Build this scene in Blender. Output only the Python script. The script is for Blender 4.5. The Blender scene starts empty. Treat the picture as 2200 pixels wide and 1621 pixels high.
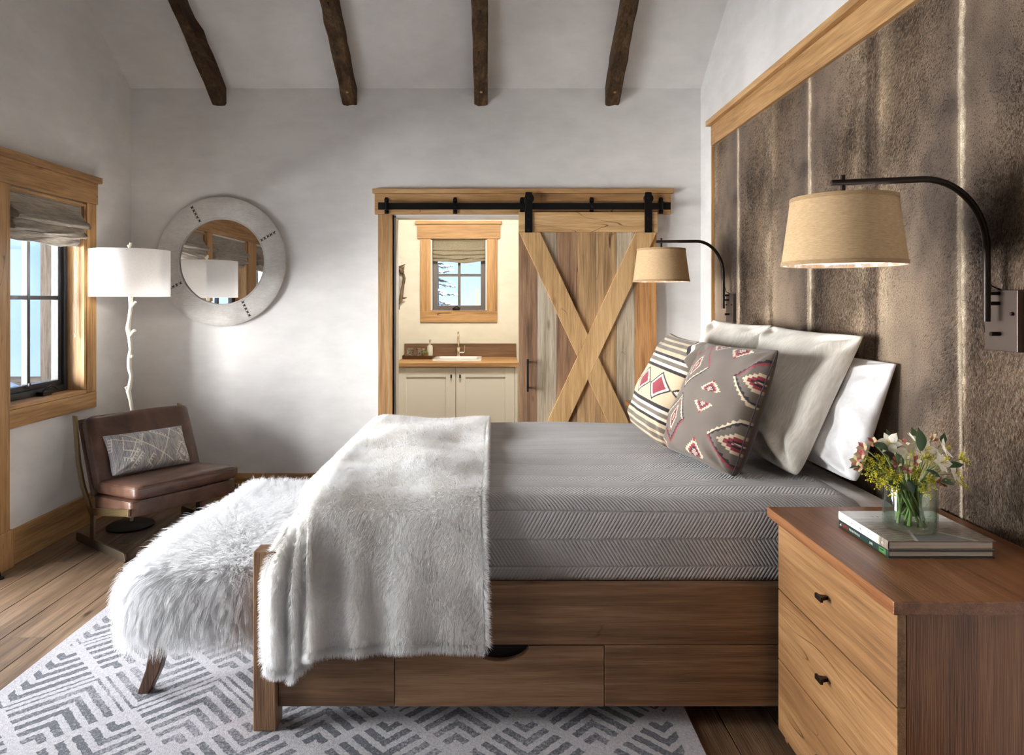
import bpy, math, random
import numpy as np
from mathutils import Vector, Matrix
random.seed(7); RNG = np.random.default_rng(7)
PI = math.pi
SC = bpy.context.scene
COL = SC.collection
# ------------------------------------------------------------------ camera, world, light, exposure
F = 1480.0; VX, VY = 1060.0, 647.0; CAMH = 1.42          # focal length and vanishing point in a 2200 x 1621 frame
cam_d = bpy.data.cameras.new('camera'); cam = bpy.data.objects.new('camera', cam_d); COL.objects.link(cam)
cam.location = (0, 0, CAMH); cam.rotation_euler = (PI/2, 0, 0)
cam_d.sensor_width = 36.0; cam_d.lens = 36.0*F/2200
cam_d.shift_x = (1100-VX)/2200; cam_d.shift_y = (VY-810.5)/2200
cam_d.clip_start = 0.05; cam_d.clip_end = 200
SC.camera = cam
SC.view_settings.view_transform = 'Standard'; SC.view_settings.look = 'None'
SC.view_settings.gamma = 1.0; SC.view_settings.use_curve_mapping = False
SC.view_settings.exposure = 0.12
cy = SC.cycles
cy.use_denoising = True; cy.max_bounces = 6; cy.diffuse_bounces = 4; cy.glossy_bounces = 2
cy.transmission_bounces = 6; cy.transparent_max_bounces = 10; cy.caustics_reflective = False; cy.caustics_refractive = False
cy.use_adaptive_sampling = True; cy.adaptive_threshold = 0.18; cy.adaptive_min_samples = 16; cy.sample_clamp_indirect = 6.0

world = bpy.data.worlds.new('sky'); SC.world = world; world.use_nodes = True
wn = world.node_tree; wn.nodes.clear()
w_out = wn.nodes.new('ShaderNodeOutputWorld'); w_bg = wn.nodes.new('ShaderNodeBackground')
w_sky = wn.nodes.new('ShaderNodeTexSky'); w_sky.sky_type = 'NISHITA'; w_sky.sun_disc = False
w_sky.sun_elevation = math.radians(24); w_sky.sun_rotation = math.radians(60); w_sky.altitude = 2000; w_sky.air_density = 1.0; w_sky.dust_density = 0.6
w_bg.inputs['Strength'].default_value = 0.5
wn.links.new(w_sky.outputs[0], w_bg.inputs[0]); wn.links.new(w_bg.outputs[0], w_out.inputs[0])

def area(name, loc, direction, sx, sy, power, color):
    d = bpy.data.lights.new(name, 'AREA'); d.shape = 'RECTANGLE'; d.size = sx; d.size_y = sy; d.energy = power; d.color = color
    o = bpy.data.objects.new(name, d); COL.objects.link(o); o.location = loc
    o.rotation_euler = Vector(direction).to_track_quat('-Z', 'Y').to_euler()
    return o
# sun on the snow behind the house; daylight through the glazed doors in the left wall
sun_d = bpy.data.lights.new('sun', 'SUN'); sun_d.energy = 1.1; sun_d.angle = math.radians(1.0); sun_d.color = (1.0, .93, .82)
sun = bpy.data.objects.new('sun', sun_d); COL.objects.link(sun); sun.location = (6, 12, 12)
sun.rotation_euler = Vector((-.80, -.42, -.42)).to_track_quat('-Z', 'Y').to_euler()
area('daylight_patio_doors', (-7.0, 2.0, 1.5), (1, .04, 0), 8.0, 4.2, 5700, (1.0, .98, .96))
area('bathroom_ceiling_lamp', (-.3, 5.25, 2.42), (0, .9, -.8), .9, .3, 32, (1.0, .94, .84))

def bulb_light(name, loc, power, color, parent=None):  # added point light inside a lamp shade, for fill only
    d = bpy.data.lights.new(name, 'POINT'); d.energy = power; d.color = color; d.shadow_soft_size = .03
    o = bpy.data.objects.new(name, d); COL.objects.link(o); o.location = loc
    if parent is not None: o.parent = parent; o.location = Vector(loc)-Vector(parent.location)
    return o
# ------------------------------------------------------------------ helpers: pixels, colour, objects, meshes
def at(px, py, Y): return Vector(((px-VX)*Y/F, Y, CAMH+(VY-py)*Y/F))
def lin(c):
    c = c/255.0
    return c/12.92 if c <= .04045 else ((c+.055)/1.055)**2.4
def rgb(r, g, b): return (lin(r), lin(g), lin(b), 1.0)
ORG = {}
def tag(o, label=None, cat=None, group=None, kind=None):
    if label: o['label'] = label
    if cat: o['category'] = cat
    if group: o['group'] = group
    if kind: o['kind'] = kind
    return o
def thing(name, label, cat, loc=(0, 0, 0), rot=None, group=None, kind=None):
    o = bpy.data.objects.new(name, None); COL.objects.link(o); o.empty_display_size = .05
    o.location = loc
    if rot: o.rotation_euler = rot
    ORG[o] = Vector((0, 0, 0)) if rot else Vector(loc)
    return tag(o, label, cat, group, kind)
def copy_tree(o, parent=None):
    c = o.copy(); COL.objects.link(c); c.parent = parent; ORG[c] = ORG.get(o, Vector())
    for ch in list(o.children): copy_tree(ch, c)
    return c

class MB:
    def __init__(s): s.v = []; s.f = []
    def add(s, vs, fs):
        n = len(s.v); s.v.extend([tuple(v) for v in vs]); s.f.extend([tuple(i+n for i in f) for f in fs]); return s
    def box(s, x0, x1, y0, y1, z0, z1, M=None):
        vs = [Vector((x, y, z)) for x in (x0, x1) for y in (y0, y1) for z in (z0, z1)]
        if M: vs = [M @ v for v in vs]
        return s.add(vs, [(0, 1, 3, 2), (4, 6, 7, 5), (0, 4, 5, 1), (2, 3, 7, 6), (0, 2, 6, 4), (1, 5, 7, 3)])
    def prism(s, poly, axis, a, b):
        """extrude a 2-D outline along axis (0 x, 1 y, 2 z) from a to b"""
        n = len(poly); vs = []
        for t in (a, b):
            for (p, q) in poly:
                vs.append((t, p, q) if axis == 0 else (p, t, q) if axis == 1 else (p, q, t))
        fs = [tuple(range(n)), tuple(range(2*n-1, n-1, -1))]+[(i, i+n, (i+1) % n+n, (i+1) % n) for i in range(n)]
        return s.add(vs, fs)
    def tube(s, pts, r, n=10, cap=True):
        pts = [Vector(p) for p in pts]; m = len(pts)
        rs = r if hasattr(r, '__len__') else [r]*m
        ring0 = None; up = Vector((0, 0, 1)); vs = []; fs = []
        prev = None
        for i, p in enumerate(pts):
            t = (pts[min(i+1, m-1)]-pts[max(i-1, 0)])
            t = t.normalized() if t.length > 1e-9 else Vector((0, 0, 1))
            if prev is None:
                a = up if abs(t.z) < .9 else Vector((1, 0, 0)); u = t.cross(a).normalized()
            else:
                u = (prev-t*prev.dot(t)).normalized()
            w = t.cross(u); prev = u
            for k in range(n):
                an = 2*PI*k/n; vs.append(p+(u*math.cos(an)+w*math.sin(an))*rs[i])
        for i in range(m-1):
            for k in range(n):
                a = i*n+k; b = i*n+(k+1) % n; fs.append((a, b, b+n, a+n))
        if cap: fs.append(tuple(range(n-1, -1, -1))); fs.append(tuple(range((m-1)*n, m*n)))
        return s.add(vs, fs)
    def lathe(s, prof, c=(0, 0, 0), n=32, axis=2, closed=False):
        vs = []; fs = []; m = len(prof)
        for (r, h) in prof:
            for k in range(n):
                a = 2*PI*k/n; p = (r*math.cos(a), r*math.sin(a))
                if axis == 2: vs.append((c[0]+p[0], c[1]+p[1], c[2]+h))
                elif axis == 1: vs.append((c[0]+p[0], c[1]+h, c[2]+p[1]))
                else: vs.append((c[0]+h, c[1]+p[0], c[2]+p[1]))
        for i in range(m if closed else m-1):
            for k in range(n):
                a = i*n+k; b = i*n+(k+1) % n; j = ((i+1) % m)*n
                fs.append((a, b, j+(k+1) % n, j+k))
        return s.add(vs, fs)
    def grid(s, P, cu=False, cv=False):
        """P: array (nu, nv, 3)"""
        nu, nv = P.shape[:2]; fs = []
        for i in range(nu if cu else nu-1):
            for j in range(nv if cv else nv-1):
                i2 = (i+1) % nu; j2 = (j+1) % nv
                fs.append((i*nv+j, i2*nv+j, i2*nv+j2, i*nv+j2))
        return s.add(P.reshape(-1, 3).tolist(), fs)
    def rbox(s, c, h, r, n=8, puff=(0, 0, 0), M=None, noise=0.0):
        """soft box: centre c, half sizes h, corner radius r; puff bulges the faces"""
        vs = {}; out = []; fs = []
        def vid(p):
            k = tuple(round(q, 5) for q in p)
            if k not in vs: vs[k] = len(out); out.append(p)
            return vs[k]
        t = [-1+2*i/n for i in range(n+1)]
        t = [math.copysign(abs(x)**.8, x) for x in t]
        for ax in range(3):
            for sg in (-1, 1):
                for i in range(n):
                    for j in range(n):
                        q = []
                        for (a, b) in ((t[i], t[j]), (t[i+1], t[j]), (t[i+1], t[j+1]), (t[i], t[j+1])):
                            p = [0, 0, 0]; p[ax] = sg; p[(ax+1) % 3] = a; p[(ax+2) % 3] = b; q.append(vid(tuple(p)))
                        fs.append(tuple(q if sg > 0 else q[::-1]))
        res = []
        for p in out:
            x = Vector((p[0]*h[0], p[1]*h[1], p[2]*h[2]))
            inn = Vector(tuple(max(-(h[k]-r), min(h[k]-r, x[k])) for k in range(3)))
            d = x-inn
            y = inn+(d.normalized()*r if d.length > 1e-9 else d)
            for k in range(3):
                if puff[k]:
                    a, b = (k+1) % 3, (k+2) % 3
                    y[k] += (p[k])*puff[k]*max(0, 1-p[a]**2)*max(0, 1-p[b]**2)
            if noise: y += Vector((math.sin(9*y.y+5*y.z), math.sin(11*y.x+4*y.z+1), math.sin(8*y.x+7*y.y+2)))*noise
            y = y+Vector(c)
            res.append(M @ y if M else y)
        return s.add(res, fs)
    def build(s, name, mat, parent=None, smooth=False, bevel=0, loc=None, uv=None, col=None, world=True, sub=0, angle=None, seg=2):
        me = bpy.data.meshes.new(name)
        org = Vector((0, 0, 0))
        if parent is not None and world: org = ORG.get(parent, Vector((0, 0, 0)))
        if loc is not None: org = Vector(loc)
        me.from_pydata([(v[0]-org.x, v[1]-org.y, v[2]-org.z) for v in s.v], [], s.f)
        me.update()
        if uv is not None:
            l = me.uv_layers.new(name='UVMap'); vi = np.empty(len(me.loops), np.int32); me.loops.foreach_get('vertex_index', vi)
            l.data.foreach_set('uv', np.asarray(uv, np.float32)[vi].ravel())
        if col is not None:
            a = me.color_attributes.new('Col', 'FLOAT_COLOR', 'POINT'); c = np.ones((len(s.v), 4), np.float32); c[:, :3] = col
            a.data.foreach_set('color', c.ravel())
        if mat is not None: me.materials.append(mat)
        if smooth: me.polygons.foreach_set('use_smooth', [True]*len(me.polygons))
        if angle: me.set_sharp_from_angle(angle=math.radians(angle))
        o = bpy.data.objects.new(name, me); COL.objects.link(o)
        if parent is not None: o.parent = parent; ORG[o] = org
        else: o.location = org; ORG[o] = org
        if bevel:
            m = o.modifiers.new('bevel', 'BEVEL'); m.width = bevel; m.segments = seg; m.limit_method = 'ANGLE'; m.angle_limit = math.radians(40)
        if sub:
            m = o.modifiers.new('sub', 'SUBSURF'); m.levels = sub; m.render_levels = sub
        return o
def B(*a, **k): return MB().box(*a, **k)
def text_mesh(mb, body, size, M, extrude=.0004, spacing=1.0, sx=1.0):
    cu = bpy.data.curves.new('txt', 'FONT'); cu.body = body; cu.size = size; cu.extrude = extrude; cu.space_character = spacing
    cu.align_x = 'LEFT'; cu.resolution_u = 2
    o = bpy.data.objects.new('txt', cu); COL.objects.link(o)
    bpy.context.view_layer.update()
    me = bpy.data.meshes.new_from_object(o.evaluated_get(bpy.context.evaluated_depsgraph_get()))
    mb.add([M @ Vector((v.co.x*sx, v.co.y, v.co.z)) for v in me.vertices], [tuple(p.vertices) for p in me.polygons])
    bpy.data.objects.remove(o); bpy.data.meshes.remove(me); bpy.data.curves.remove(cu)
def hair(name, P, rad, mat, parent=None, org=None):
    """P: (n, k, 3) world points of n strands; rad: (k,) radii"""
    n, k = P.shape[:2]
    c = bpy.data.hair_curves.new(name); c.add_curves([k]*n)
    o0 = np.array(org if org is not None else (ORG.get(parent, Vector()) if parent else (0, 0, 0)), np.float32)
    c.position_data.foreach_set('vector', (P.astype(np.float32)-o0).ravel())
    c.points.foreach_set('radius', np.tile(np.asarray(rad, np.float32), n))
    if mat: c.materials.append(mat)
    o = bpy.data.objects.new(name, c); COL.objects.link(o)
    if parent is not None: o.parent = parent
    else: o.location = tuple(o0)
    o['kind'] = 'stuff'
    return o
def surf_sample(P, n, mask=None):
    """random points + normals on a (nu,nv,3) grid surface, by area"""
    a = P[:-1, :-1]; b = P[1:, :-1]; c = P[:-1, 1:]; d = P[1:, 1:]
    N = np.cross(b-a, c-a); A = np.linalg.norm(N, axis=2)
    if mask is not None: A = A*mask
    p = A.ravel()/A.sum(); idx = RNG.choice(p.size, n, p=p)
    i, j = np.unravel_index(idx, A.shape); u = RNG.random(n)[:, None]; v = RNG.random(n)[:, None]
    R = a[i, j]*(1-u)*(1-v)+b[i, j]*u*(1-v)+c[i, j]*(1-u)*v+d[i, j]*u*v
    nn = N[i, j]/(A[i, j][:, None]+1e-12) if mask is None else N[i, j]/(np.linalg.norm(N[i, j], axis=1)[:, None]+1e-12)
    return R, nn

# ------------------------------------------------------------------ materials
def new_mat(name):
    m = bpy.data.materials.new(name); m.use_nodes = True; nt = m.node_tree
    return m, nt, nt.nodes['Principled BSDF']
def nd(nt, t, **k):
    n = nt.nodes.new('ShaderNode'+t)
    for a, b in k.items():
        if a in n.inputs.keys(): n.inputs[a].default_value = b
        else: setattr(n, a, b)
    return n
def ramp(nt, stops, interp='LINEAR'):
    n = nt.nodes.new('ShaderNodeValToRGB'); e = n.color_ramp.elements; n.color_ramp.interpolation = interp
    while len(e) < len(stops): e.new(.5)
    for k, (p, c) in enumerate(stops):
        e[k].position = p; e[k].color = c if len(c) == 4 else (*c, 1)
    return n
def L(nt, a, b): nt.links.new(a, b)
def mixc(nt, fac, a, b, mode='MIX'):
    n = nt.nodes.new('ShaderNodeMix'); n.data_type = 'RGBA'; n.blend_type = mode
    for s, x in ((0, fac), (6, a), (7, b)):
        if hasattr(x, 'links'): L(nt, x, n.inputs[s])
        else: n.inputs[s].default_value = x
    return n.outputs[2]
def mth(nt, op, a, b=None, c=None, clamp=False):
    n = nt.nodes.new('ShaderNodeMath'); n.operation = op; n.use_clamp = clamp
    for s, x in enumerate((a, b, c)):
        if x is None: continue
        if hasattr(x, 'links'): L(nt, x, n.inputs[s])
        else: n.inputs[s].default_value = x
    return n.outputs[0]
def coords(nt, scale=(1, 1, 1), which='Object', rnd=0.0):
    tc = nd(nt, 'TexCoord'); v = tc.outputs[which]
    if rnd:
        oi = nd(nt, 'ObjectInfo'); m = mth(nt, 'MULTIPLY', oi.outputs['Random'], rnd)
        cb = nd(nt, 'CombineXYZ'); [L(nt, m, cb.inputs[k]) for k in range(3)]
        ad = nd(nt, 'VectorMath', operation='ADD'); L(nt, v, ad.inputs[0]); L(nt, cb.outputs[0], ad.inputs[1]); v = ad.outputs[0]
    mp = nd(nt, 'Mapping'); mp.inputs['Scale'].default_value = scale; L(nt, v, mp.inputs[0])
    return mp.outputs[0]
def noise(nt, vec, scale, detail=4, rough=.55, dist=0):
    n = nd(nt, 'TexNoise'); n.inputs['Scale'].default_value = scale; n.inputs['Detail'].default_value = detail
    n.inputs['Roughness'].default_value = rough; n.inputs['Distortion'].default_value = dist; L(nt, vec, n.inputs['Vector'])
    return n.outputs['Fac']
def bump(nt, h, bs, strength=.3, dist=.01):
    b = nd(nt, 'Bump'); b.inputs['Strength'].default_value = strength; b.inputs['Distance'].default_value = dist
    L(nt, h, b.inputs['Height']); L(nt, b.outputs[0], bs.inputs['Normal'])
def plain(name, c, rough=.5, metal=0.0, spec=.5, **k):
    m, nt, bs = new_mat(name); bs.inputs['Base Color'].default_value = c; bs.inputs['Roughness'].default_value = rough
    bs.inputs['Metallic'].default_value = metal; bs.inputs['Specular IOR Level'].default_value = spec
    for a, b in k.items(): bs.inputs[a].default_value = b
    return m
def wood(name, dark, mid, light, axis=0, rough=.5, knot=1.0, saw=0.0, var=.22, crack=1.0, bumpy=.25, rnd=61.0, spec=.4):
    m, nt, bs = new_mat(name)
    def sc(al, ac):
        s = [ac, ac, ac]; s[axis] = al; return tuple(s)
    g = noise(nt, coords(nt, sc(.55, 9), rnd=rnd), 1.5, 3, .6, .9)
    g2 = noise(nt, coords(nt, sc(2.0, 46), rnd=rnd), 1.6, 2, .65, 0)
    f = noise(nt, coords(nt, sc(9, 330), rnd=rnd), 1.0, 1, .5)
    t = mth(nt, 'ADD', mth(nt, 'MULTIPLY', g, .62), mth(nt, 'MULTIPLY', g2, .38))
    r = ramp(nt, [(.30, dark), (.5, mid), (.70, light)]); L(nt, t, r.inputs[0]); c = r.outputs[0]
    fr = ramp(nt, [(.30, (.70, .69, .68)), (.55, (1, 1, 1))]); L(nt, f, fr.inputs[0])
    c = mixc(nt, .75, c, fr.outputs[0], 'MULTIPLY')
    h = f
    if saw:
        s2 = [95, 95, 95]; s2[axis] = 95
        wv = nd(nt, 'TexWave'); wv.wave_type = 'BANDS'; wv.bands_direction = 'DIAGONAL'; wv.inputs['Scale'].default_value = 26
        wv.inputs['Distortion'].default_value = 2.2; wv.inputs['Detail'].default_value = 2; wv.inputs['Detail Scale'].default_value = .6
        sd = [1, 1, 1]; sd[axis] = 2.2
        L(nt, coords(nt, tuple(sd), rnd=rnd), wv.inputs['Vector'])
        k = ramp(nt, [(.0, (.70, .66, .62)), (.35, (1, 1, 1))]); L(nt, wv.outputs['Fac'], k.inputs[0])
        c = mixc(nt, saw, c, k.outputs[0], 'MULTIPLY'); h = mth(nt, 'ADD', h, mth(nt, 'MULTIPLY', wv.outputs['Fac'], saw*.6))
    if knot:
        vo = nd(nt, 'TexVoronoi'); vo.inputs['Scale'].default_value = 1.0; vo.inputs['Randomness'].default_value = 1.0
        L(nt, coords(nt, sc(2.3, 6.5), rnd=rnd), vo.inputs['Vector'])
        k = ramp(nt, [(.0, (.10, .07, .05)), (.045, (.30, .22, .16)), (.11, (1, 1, 1))]); L(nt, vo.outputs['Distance'], k.inputs[0])
        c = mixc(nt, knot, c, k.outputs[0], 'MULTIPLY')
    if crack:
        q = noise(nt, coords(nt, sc(1.1, 7), rnd=rnd*1.3), 1.3, 1, .5, 0)
        d = mth(nt, 'ABSOLUTE', mth(nt, 'SUBTRACT', q, .5))
        mk = noise(nt, coords(nt, sc(.8, 1.6), rnd=rnd*1.7), 2.2, 1)
        k = ramp(nt, [(.0, (.20, .15, .12)), (.004, (1, 1, 1))]); L(nt, d, k.inputs[0])
        mm = ramp(nt, [(.60, (0, 0, 0)), (.66, (1, 1, 1))]); L(nt, mk, mm.inputs[0])
        c = mixc(nt, mth(nt, 'MULTIPLY', mm.outputs[0], crack), c, mixc(nt, 1.0, c, k.outputs[0], 'MULTIPLY'))
    if var:
        oi = nd(nt, 'ObjectInfo'); hv = nd(nt, 'HueSaturation')
        L(nt, mth(nt, 'ADD', mth(nt, 'MULTIPLY', oi.outputs['Random'], var), 1-var/2), hv.inputs['Value'])
        L(nt, c, hv.inputs['Color']); c = hv.outputs[0]
    L(nt, c, bs.inputs['Base Color'])
    bs.inputs['Roughness'].default_value = rough; bs.inputs['Specular IOR Level'].default_value = spec
    bump(nt, h, bs, bumpy, .004)
    return m
WOODSETS = {}
def woods(key, *a, **k):
    for ax in range(3): WOODSETS[key, ax] = wood(f'{key}_{"xyz"[ax]}', *a, axis=ax, **k)
def W(key, ax): return WOODSETS[key, ax]
woods('trim_oak', rgb(128, 92, 56), rgb(180, 138, 90), rgb(204, 166, 118), rough=.55, knot=.8, saw=.12)
woods('bed_oak', rgb(88, 62, 44), rgb(126, 94, 68), rgb(152, 120, 90), rough=.48, knot=.75)
woods('stand_oak', rgb(104, 72, 46), rgb(146, 106, 68), rgb(172, 132, 90), rough=.42, knot=.8, var=.1)
woods('stand_shaded', rgb(96, 58, 34), rgb(130, 82, 50), rgb(152, 104, 66), rough=.34, knot=.5, var=.05)  # darker copy of stand_oak: shade on top and sides put into the colour
woods('floor_oak', rgb(74, 56, 42), rgb(114, 91, 70), rgb(146, 121, 97), rough=.5, knot=.9, var=.32, crack=.8)
woods('beam_wood', rgb(36, 26, 18), rgb(76, 56, 38), rgb(112, 86, 60), rough=.8, knot=.8, saw=.3, bumpy=.6, spec=.2)
woods('door_brace', rgb(158, 122, 80), rgb(206, 166, 114), rgb(226, 190, 140), rough=.7, knot=.6, saw=.5, var=.1)
woods('door_brown', rgb(98, 72, 54), rgb(150, 116, 88), rgb(182, 148, 114), rough=.8, knot=.8, saw=.5)
woods('door_tan', rgb(130, 102, 70), rgb(184, 148, 106), rgb(212, 180, 136), rough=.8, knot=.8, saw=.5)
woods('door_grey', rgb(128, 112, 92), rgb(184, 168, 144), rgb(214, 204, 186), rough=.85, knot=.5, saw=.35)
woods('door_red', rgb(136, 94, 58), rgb(186, 136, 86), rgb(208, 162, 110), rough=.8, knot=.9, saw=.5)
woods('walnut', rgb(34, 22, 16), rgb(66, 44, 32), rgb(92, 64, 48), rough=.4, knot=0, crack=0)
woods('post_grey', rgb(104, 86, 68), rgb(150, 128, 104), rgb(176, 156, 132), rough=.9, knot=.4, saw=.5)

def plaster(name, a, b, rough=.85):
    m, nt, bs = new_mat(name)
    n1 = noise(nt, coords(nt), 1.1, 2, .6, .5); n2 = noise(nt, coords(nt, (1, 1, 2.2)), 5.5, 3, .6, 0)
    t = mth(nt, 'ADD', mth(nt, 'MULTIPLY', n1, .65), mth(nt, 'MULTIPLY', n2, .35))
    r = ramp(nt, [(.32, a), (.62, b)]); L(nt, t, r.inputs[0]); L(nt, r.outputs[0], bs.inputs['Base Color'])
    bs.inputs['Roughness'].default_value = rough; bs.inputs['Specular IOR Level'].default_value = .25
    return m
M_PLASTER = plaster('venetian_plaster', rgb(212, 209, 206), rgb(232, 229, 226))
M_BATH = plaster('bathroom_plaster', rgb(216, 208, 190), rgb(234, 227, 210))
M_JAMB = plain('painted_jamb', rgb(212, 206, 198), .4)
M_BLACK = plain('black_iron', rgb(26, 25, 25), .42, .6)
M_BLACKW = plain('black_window_clad', rgb(38, 38, 40), .35, .2)
M_BRONZE = plain('dark_bronze', rgb(44, 36, 32), .35, .7)
M_PLATE = plain('bronze_plate', rgb(92, 80, 74), .42, .75)
M_BRASS = plain('aged_brass', rgb(150, 130, 94), .34, .95)
M_STEEL = plain('bronzed_steel', rgb(112, 100, 84), .4, .9)
M_NICKEL = plain('polished_nickel', rgb(226, 214, 196), .12, 1.0)
M_CREAM = plain('cream_paint', rgb(240, 234, 220), .35)
M_CERAMIC = plain('white_ceramic', rgb(244, 240, 232), .12)
M_MIRROR = plain('mirror_silver', (.92, .92, .92, 1), .02, 1.0)
M_DARK = plain('dark_gap', rgb(18, 14, 12), .9)
def glass_pane(name, tint=(.97, .985, .99, 1), pw=5.0, amt=.5, base=.02):
    m, nt, bs = new_mat(name); nt.nodes.remove(bs); o = nt.nodes['Material Output']
    t = nd(nt, 'BsdfTransparent'); t.inputs[0].default_value = tint
    g = nd(nt, 'BsdfGlossy'); g.inputs['Roughness'].default_value = .01
    lw = nd(nt, 'LayerWeight'); lw.inputs[0].default_value = .5
    mx = nd(nt, 'MixShader'); L(nt, mth(nt, 'MULTIPLY_ADD', mth(nt, 'POWER', lw.outputs['Facing'], pw), amt, base), mx.inputs[0]); L(nt, t.outputs[0], mx.inputs[1]); L(nt, g.outputs[0], mx.inputs[2]); L(nt, mx.outputs[0], o.inputs[0])
    return m
M_PANE = glass_pane('window_glass')
M_VASE = glass_pane('vase_glass', (.90, .955, .925, 1), 2.2, .55, .05)
M_WATER = glass_pane('vase_water', (.93, .965, .945, 1), 3.0, .3, .02)
def fabric(name, a, b, sx, sy, sz, rough=.9, bs_=.4, sheen=.3, trans=0.0, det=3):
    m, nt, bs = new_mat(name)
    n = noise(nt, coords(nt, (sx, sy, sz)), 1.0, det, .6); n2 = noise(nt, coords(nt), 3, 3)
    t = mth(nt, 'ADD', mth(nt, 'MULTIPLY', n, .75), mth(nt, 'MULTIPLY', n2, .25))
    r = ramp(nt, [(.34, a), (.64, b)]); L(nt, t, r.inputs[0]); L(nt, r.outputs[0], bs.inputs['Base Color'])
    bs.inputs['Roughness'].default_value = rough; bs.inputs['Sheen Weight'].default_value = sheen; bs.inputs['Specular IOR Level'].default_value = .2
    bump(nt, n, bs, bs_, .003)
    if trans:
        o = nt.nodes['Material Output']; tr = nd(nt, 'BsdfTranslucent'); L(nt, r.outputs[0], tr.inputs[0])
        mx = nd(nt, 'MixShader'); mx.inputs[0].default_value = trans; L(nt, bs.outputs[0], mx.inputs[1]); L(nt, tr.outputs[0], mx.inputs[2]); L(nt, mx.outputs[0], o.inputs[0])
    return m
def fur_mat(name, tip, root, trans=.35, band=None):
    m, nt, bs = new_mat(name); nt.nodes.remove(bs); o = nt.nodes['Material Output']
    hi = nd(nt, 'HairInfo'); r = ramp(nt, [(.0, root), (.65, tip)]); L(nt, hi.outputs['Intercept'], r.inputs[0]); c = r.outputs[0]
    if band:
        n = noise(nt, coords(nt, band[0]), 1.0, 3, .55, .3); k = ramp(nt, [(.40, band[1]), (.58, (1, 1, 1, 1))]); L(nt, n, k.inputs[0])
        c = mixc(nt, 1.0, c, k.outputs[0], 'MULTIPLY')
    hv = nd(nt, 'HueSaturation'); L(nt, mth(nt, 'ADD', mth(nt, 'MULTIPLY', hi.outputs['Random'], .08), .94), hv.inputs['Value']); L(nt, c, hv.inputs['Color']); c = hv.outputs[0]
    d = nd(nt, 'BsdfDiffuse'); t = nd(nt, 'BsdfTranslucent'); L(nt, c, d.inputs[0]); L(nt, c, t.inputs[0])
    mx = nd(nt, 'MixShader'); mx.inputs[0].default_value = trans; L(nt, d.outputs[0], mx.inputs[1]); L(nt, t.outputs[0], mx.inputs[2]); L(nt, mx.outputs[0], o.inputs[0])
    return m
M_SNOW = plain('snow', rgb(244, 247, 252), .8, 0, .2)
M_LEATHER = None
def leather():
    m, nt, bs = new_mat('brown_leather')
    n = noise(nt, coords(nt), 7, 5, .6, .6); n2 = noise(nt, coords(nt), 190, 2)
    r = ramp(nt, [(.3, rgb(58, 37, 28)), (.55, rgb(86, 58, 44)), (.75, rgb(112, 80, 62))]); L(nt, n, r.inputs[0]); L(nt, r.outputs[0], bs.inputs['Base Color'])
    rr = ramp(nt, [(.3, (.30, .30, .30)), (.7, (.48, .48, .48))]); L(nt, n, rr.inputs[0]); L(nt, rr.outputs[0], bs.inputs['Roughness'])
    bump(nt, mth(nt, 'ADD', mth(nt, 'MULTIPLY', n, 1.2), mth(nt, 'MULTIPLY', n2, .15)), bs, .25, .012); return m
M_LEATHER = leather()
def paint_mat(name, rough=.9, weave=900, sheen=.2):
    m, nt, bs = new_mat(name); a = nd(nt, 'VertexColor'); a.layer_name = 'Col'
    n = noise(nt, coords(nt, (1, 1, 1)), weave, 2); k = ramp(nt, [(.3, (.78, .78, .78)), (.6, (1.04, 1.04, 1.04))]); L(nt, n, k.inputs[0])
    L(nt, mixc(nt, 1.0, a.outputs[0], k.outputs[0], 'MULTIPLY'), bs.inputs['Base Color'])
    bs.inputs['Roughness'].default_value = rough; bs.inputs['Sheen Weight'].default_value = sheen; bs.inputs['Specular IOR Level'].default_value = .15
    bump(nt, n, bs, .25, .002); return m
M_PRINT = paint_mat('printed_cloth')
# ------------------------------------------------------------------ the room shell
XL, XR, YB, YBB = -2.605, 1.49, 4.95, 5.095      # left wall, right wall, back wall (front and bathroom side)
YF = -2.0                                         # wall behind the camera
ZE, SLOPE, YRIDGE = 2.95, .664, 1.55              # eaves height, roof pitch, ridge
def ceil_z(y): return ZE+SLOPE*(YB-y) if y >= YRIDGE else ZE+SLOPE*(YB-YRIDGE)-SLOPE*(YRIDGE-y)
S = 'structure'
def wall_with_holes(name, label, axis, c0, c1, a0, a1, z1, holes, mat, top=None):
    """slab; axis 0: plane of constant x (a runs along y), axis 1: constant y (a runs along x)"""
    mb = MB()
    def add(p0, p1, q0, q1):
        if p1-p0 < 1e-6 or q1-q0 < 1e-6: return
        mb.box(c0, c1, p0, p1, q0, q1) if axis == 0 else mb.box(p0, p1, c0, c1, q0, q1)
    hs = sorted(holes); p = a0
    for (h0, h1, g0, g1) in hs:
        add(p, h0, 0, z1); add(h0, h1, 0, g0); add(h0, h1, g1, z1); p = h1
    add(p, a1, 0, z1)
    if top: mb.prism(top, axis, c0, c1)
    return tag(mb.build(name, mat), label, 'wall', kind=S)
gable = [(YF, ceil_z(YF)-.0), (YF, ZE-1.0), (YB, ZE-1.0), (YB, ZE), (YRIDGE, ceil_z(YRIDGE))]
W1 = (3.675, 4.375, .84, 2.035)       # side window opening
D1 = (2.64, 3.545, 0.0, 2.035)        # glazed patio doors
D2 = (1.52, 2.38, 0.0, 2.035)
gz = ceil_z(YF)
gl = [(YF, 2.25), (YB, 2.25), (YB, ZE), (YRIDGE, ceil_z(YRIDGE)), (YF, gz)]
wall_with_holes('wall_left', 'pale grey plaster wall with the window and patio doors', 0, XL-.16, XL, YF, YB, 2.25, [W1, D1, D2], M_PLASTER, gl)
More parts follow.
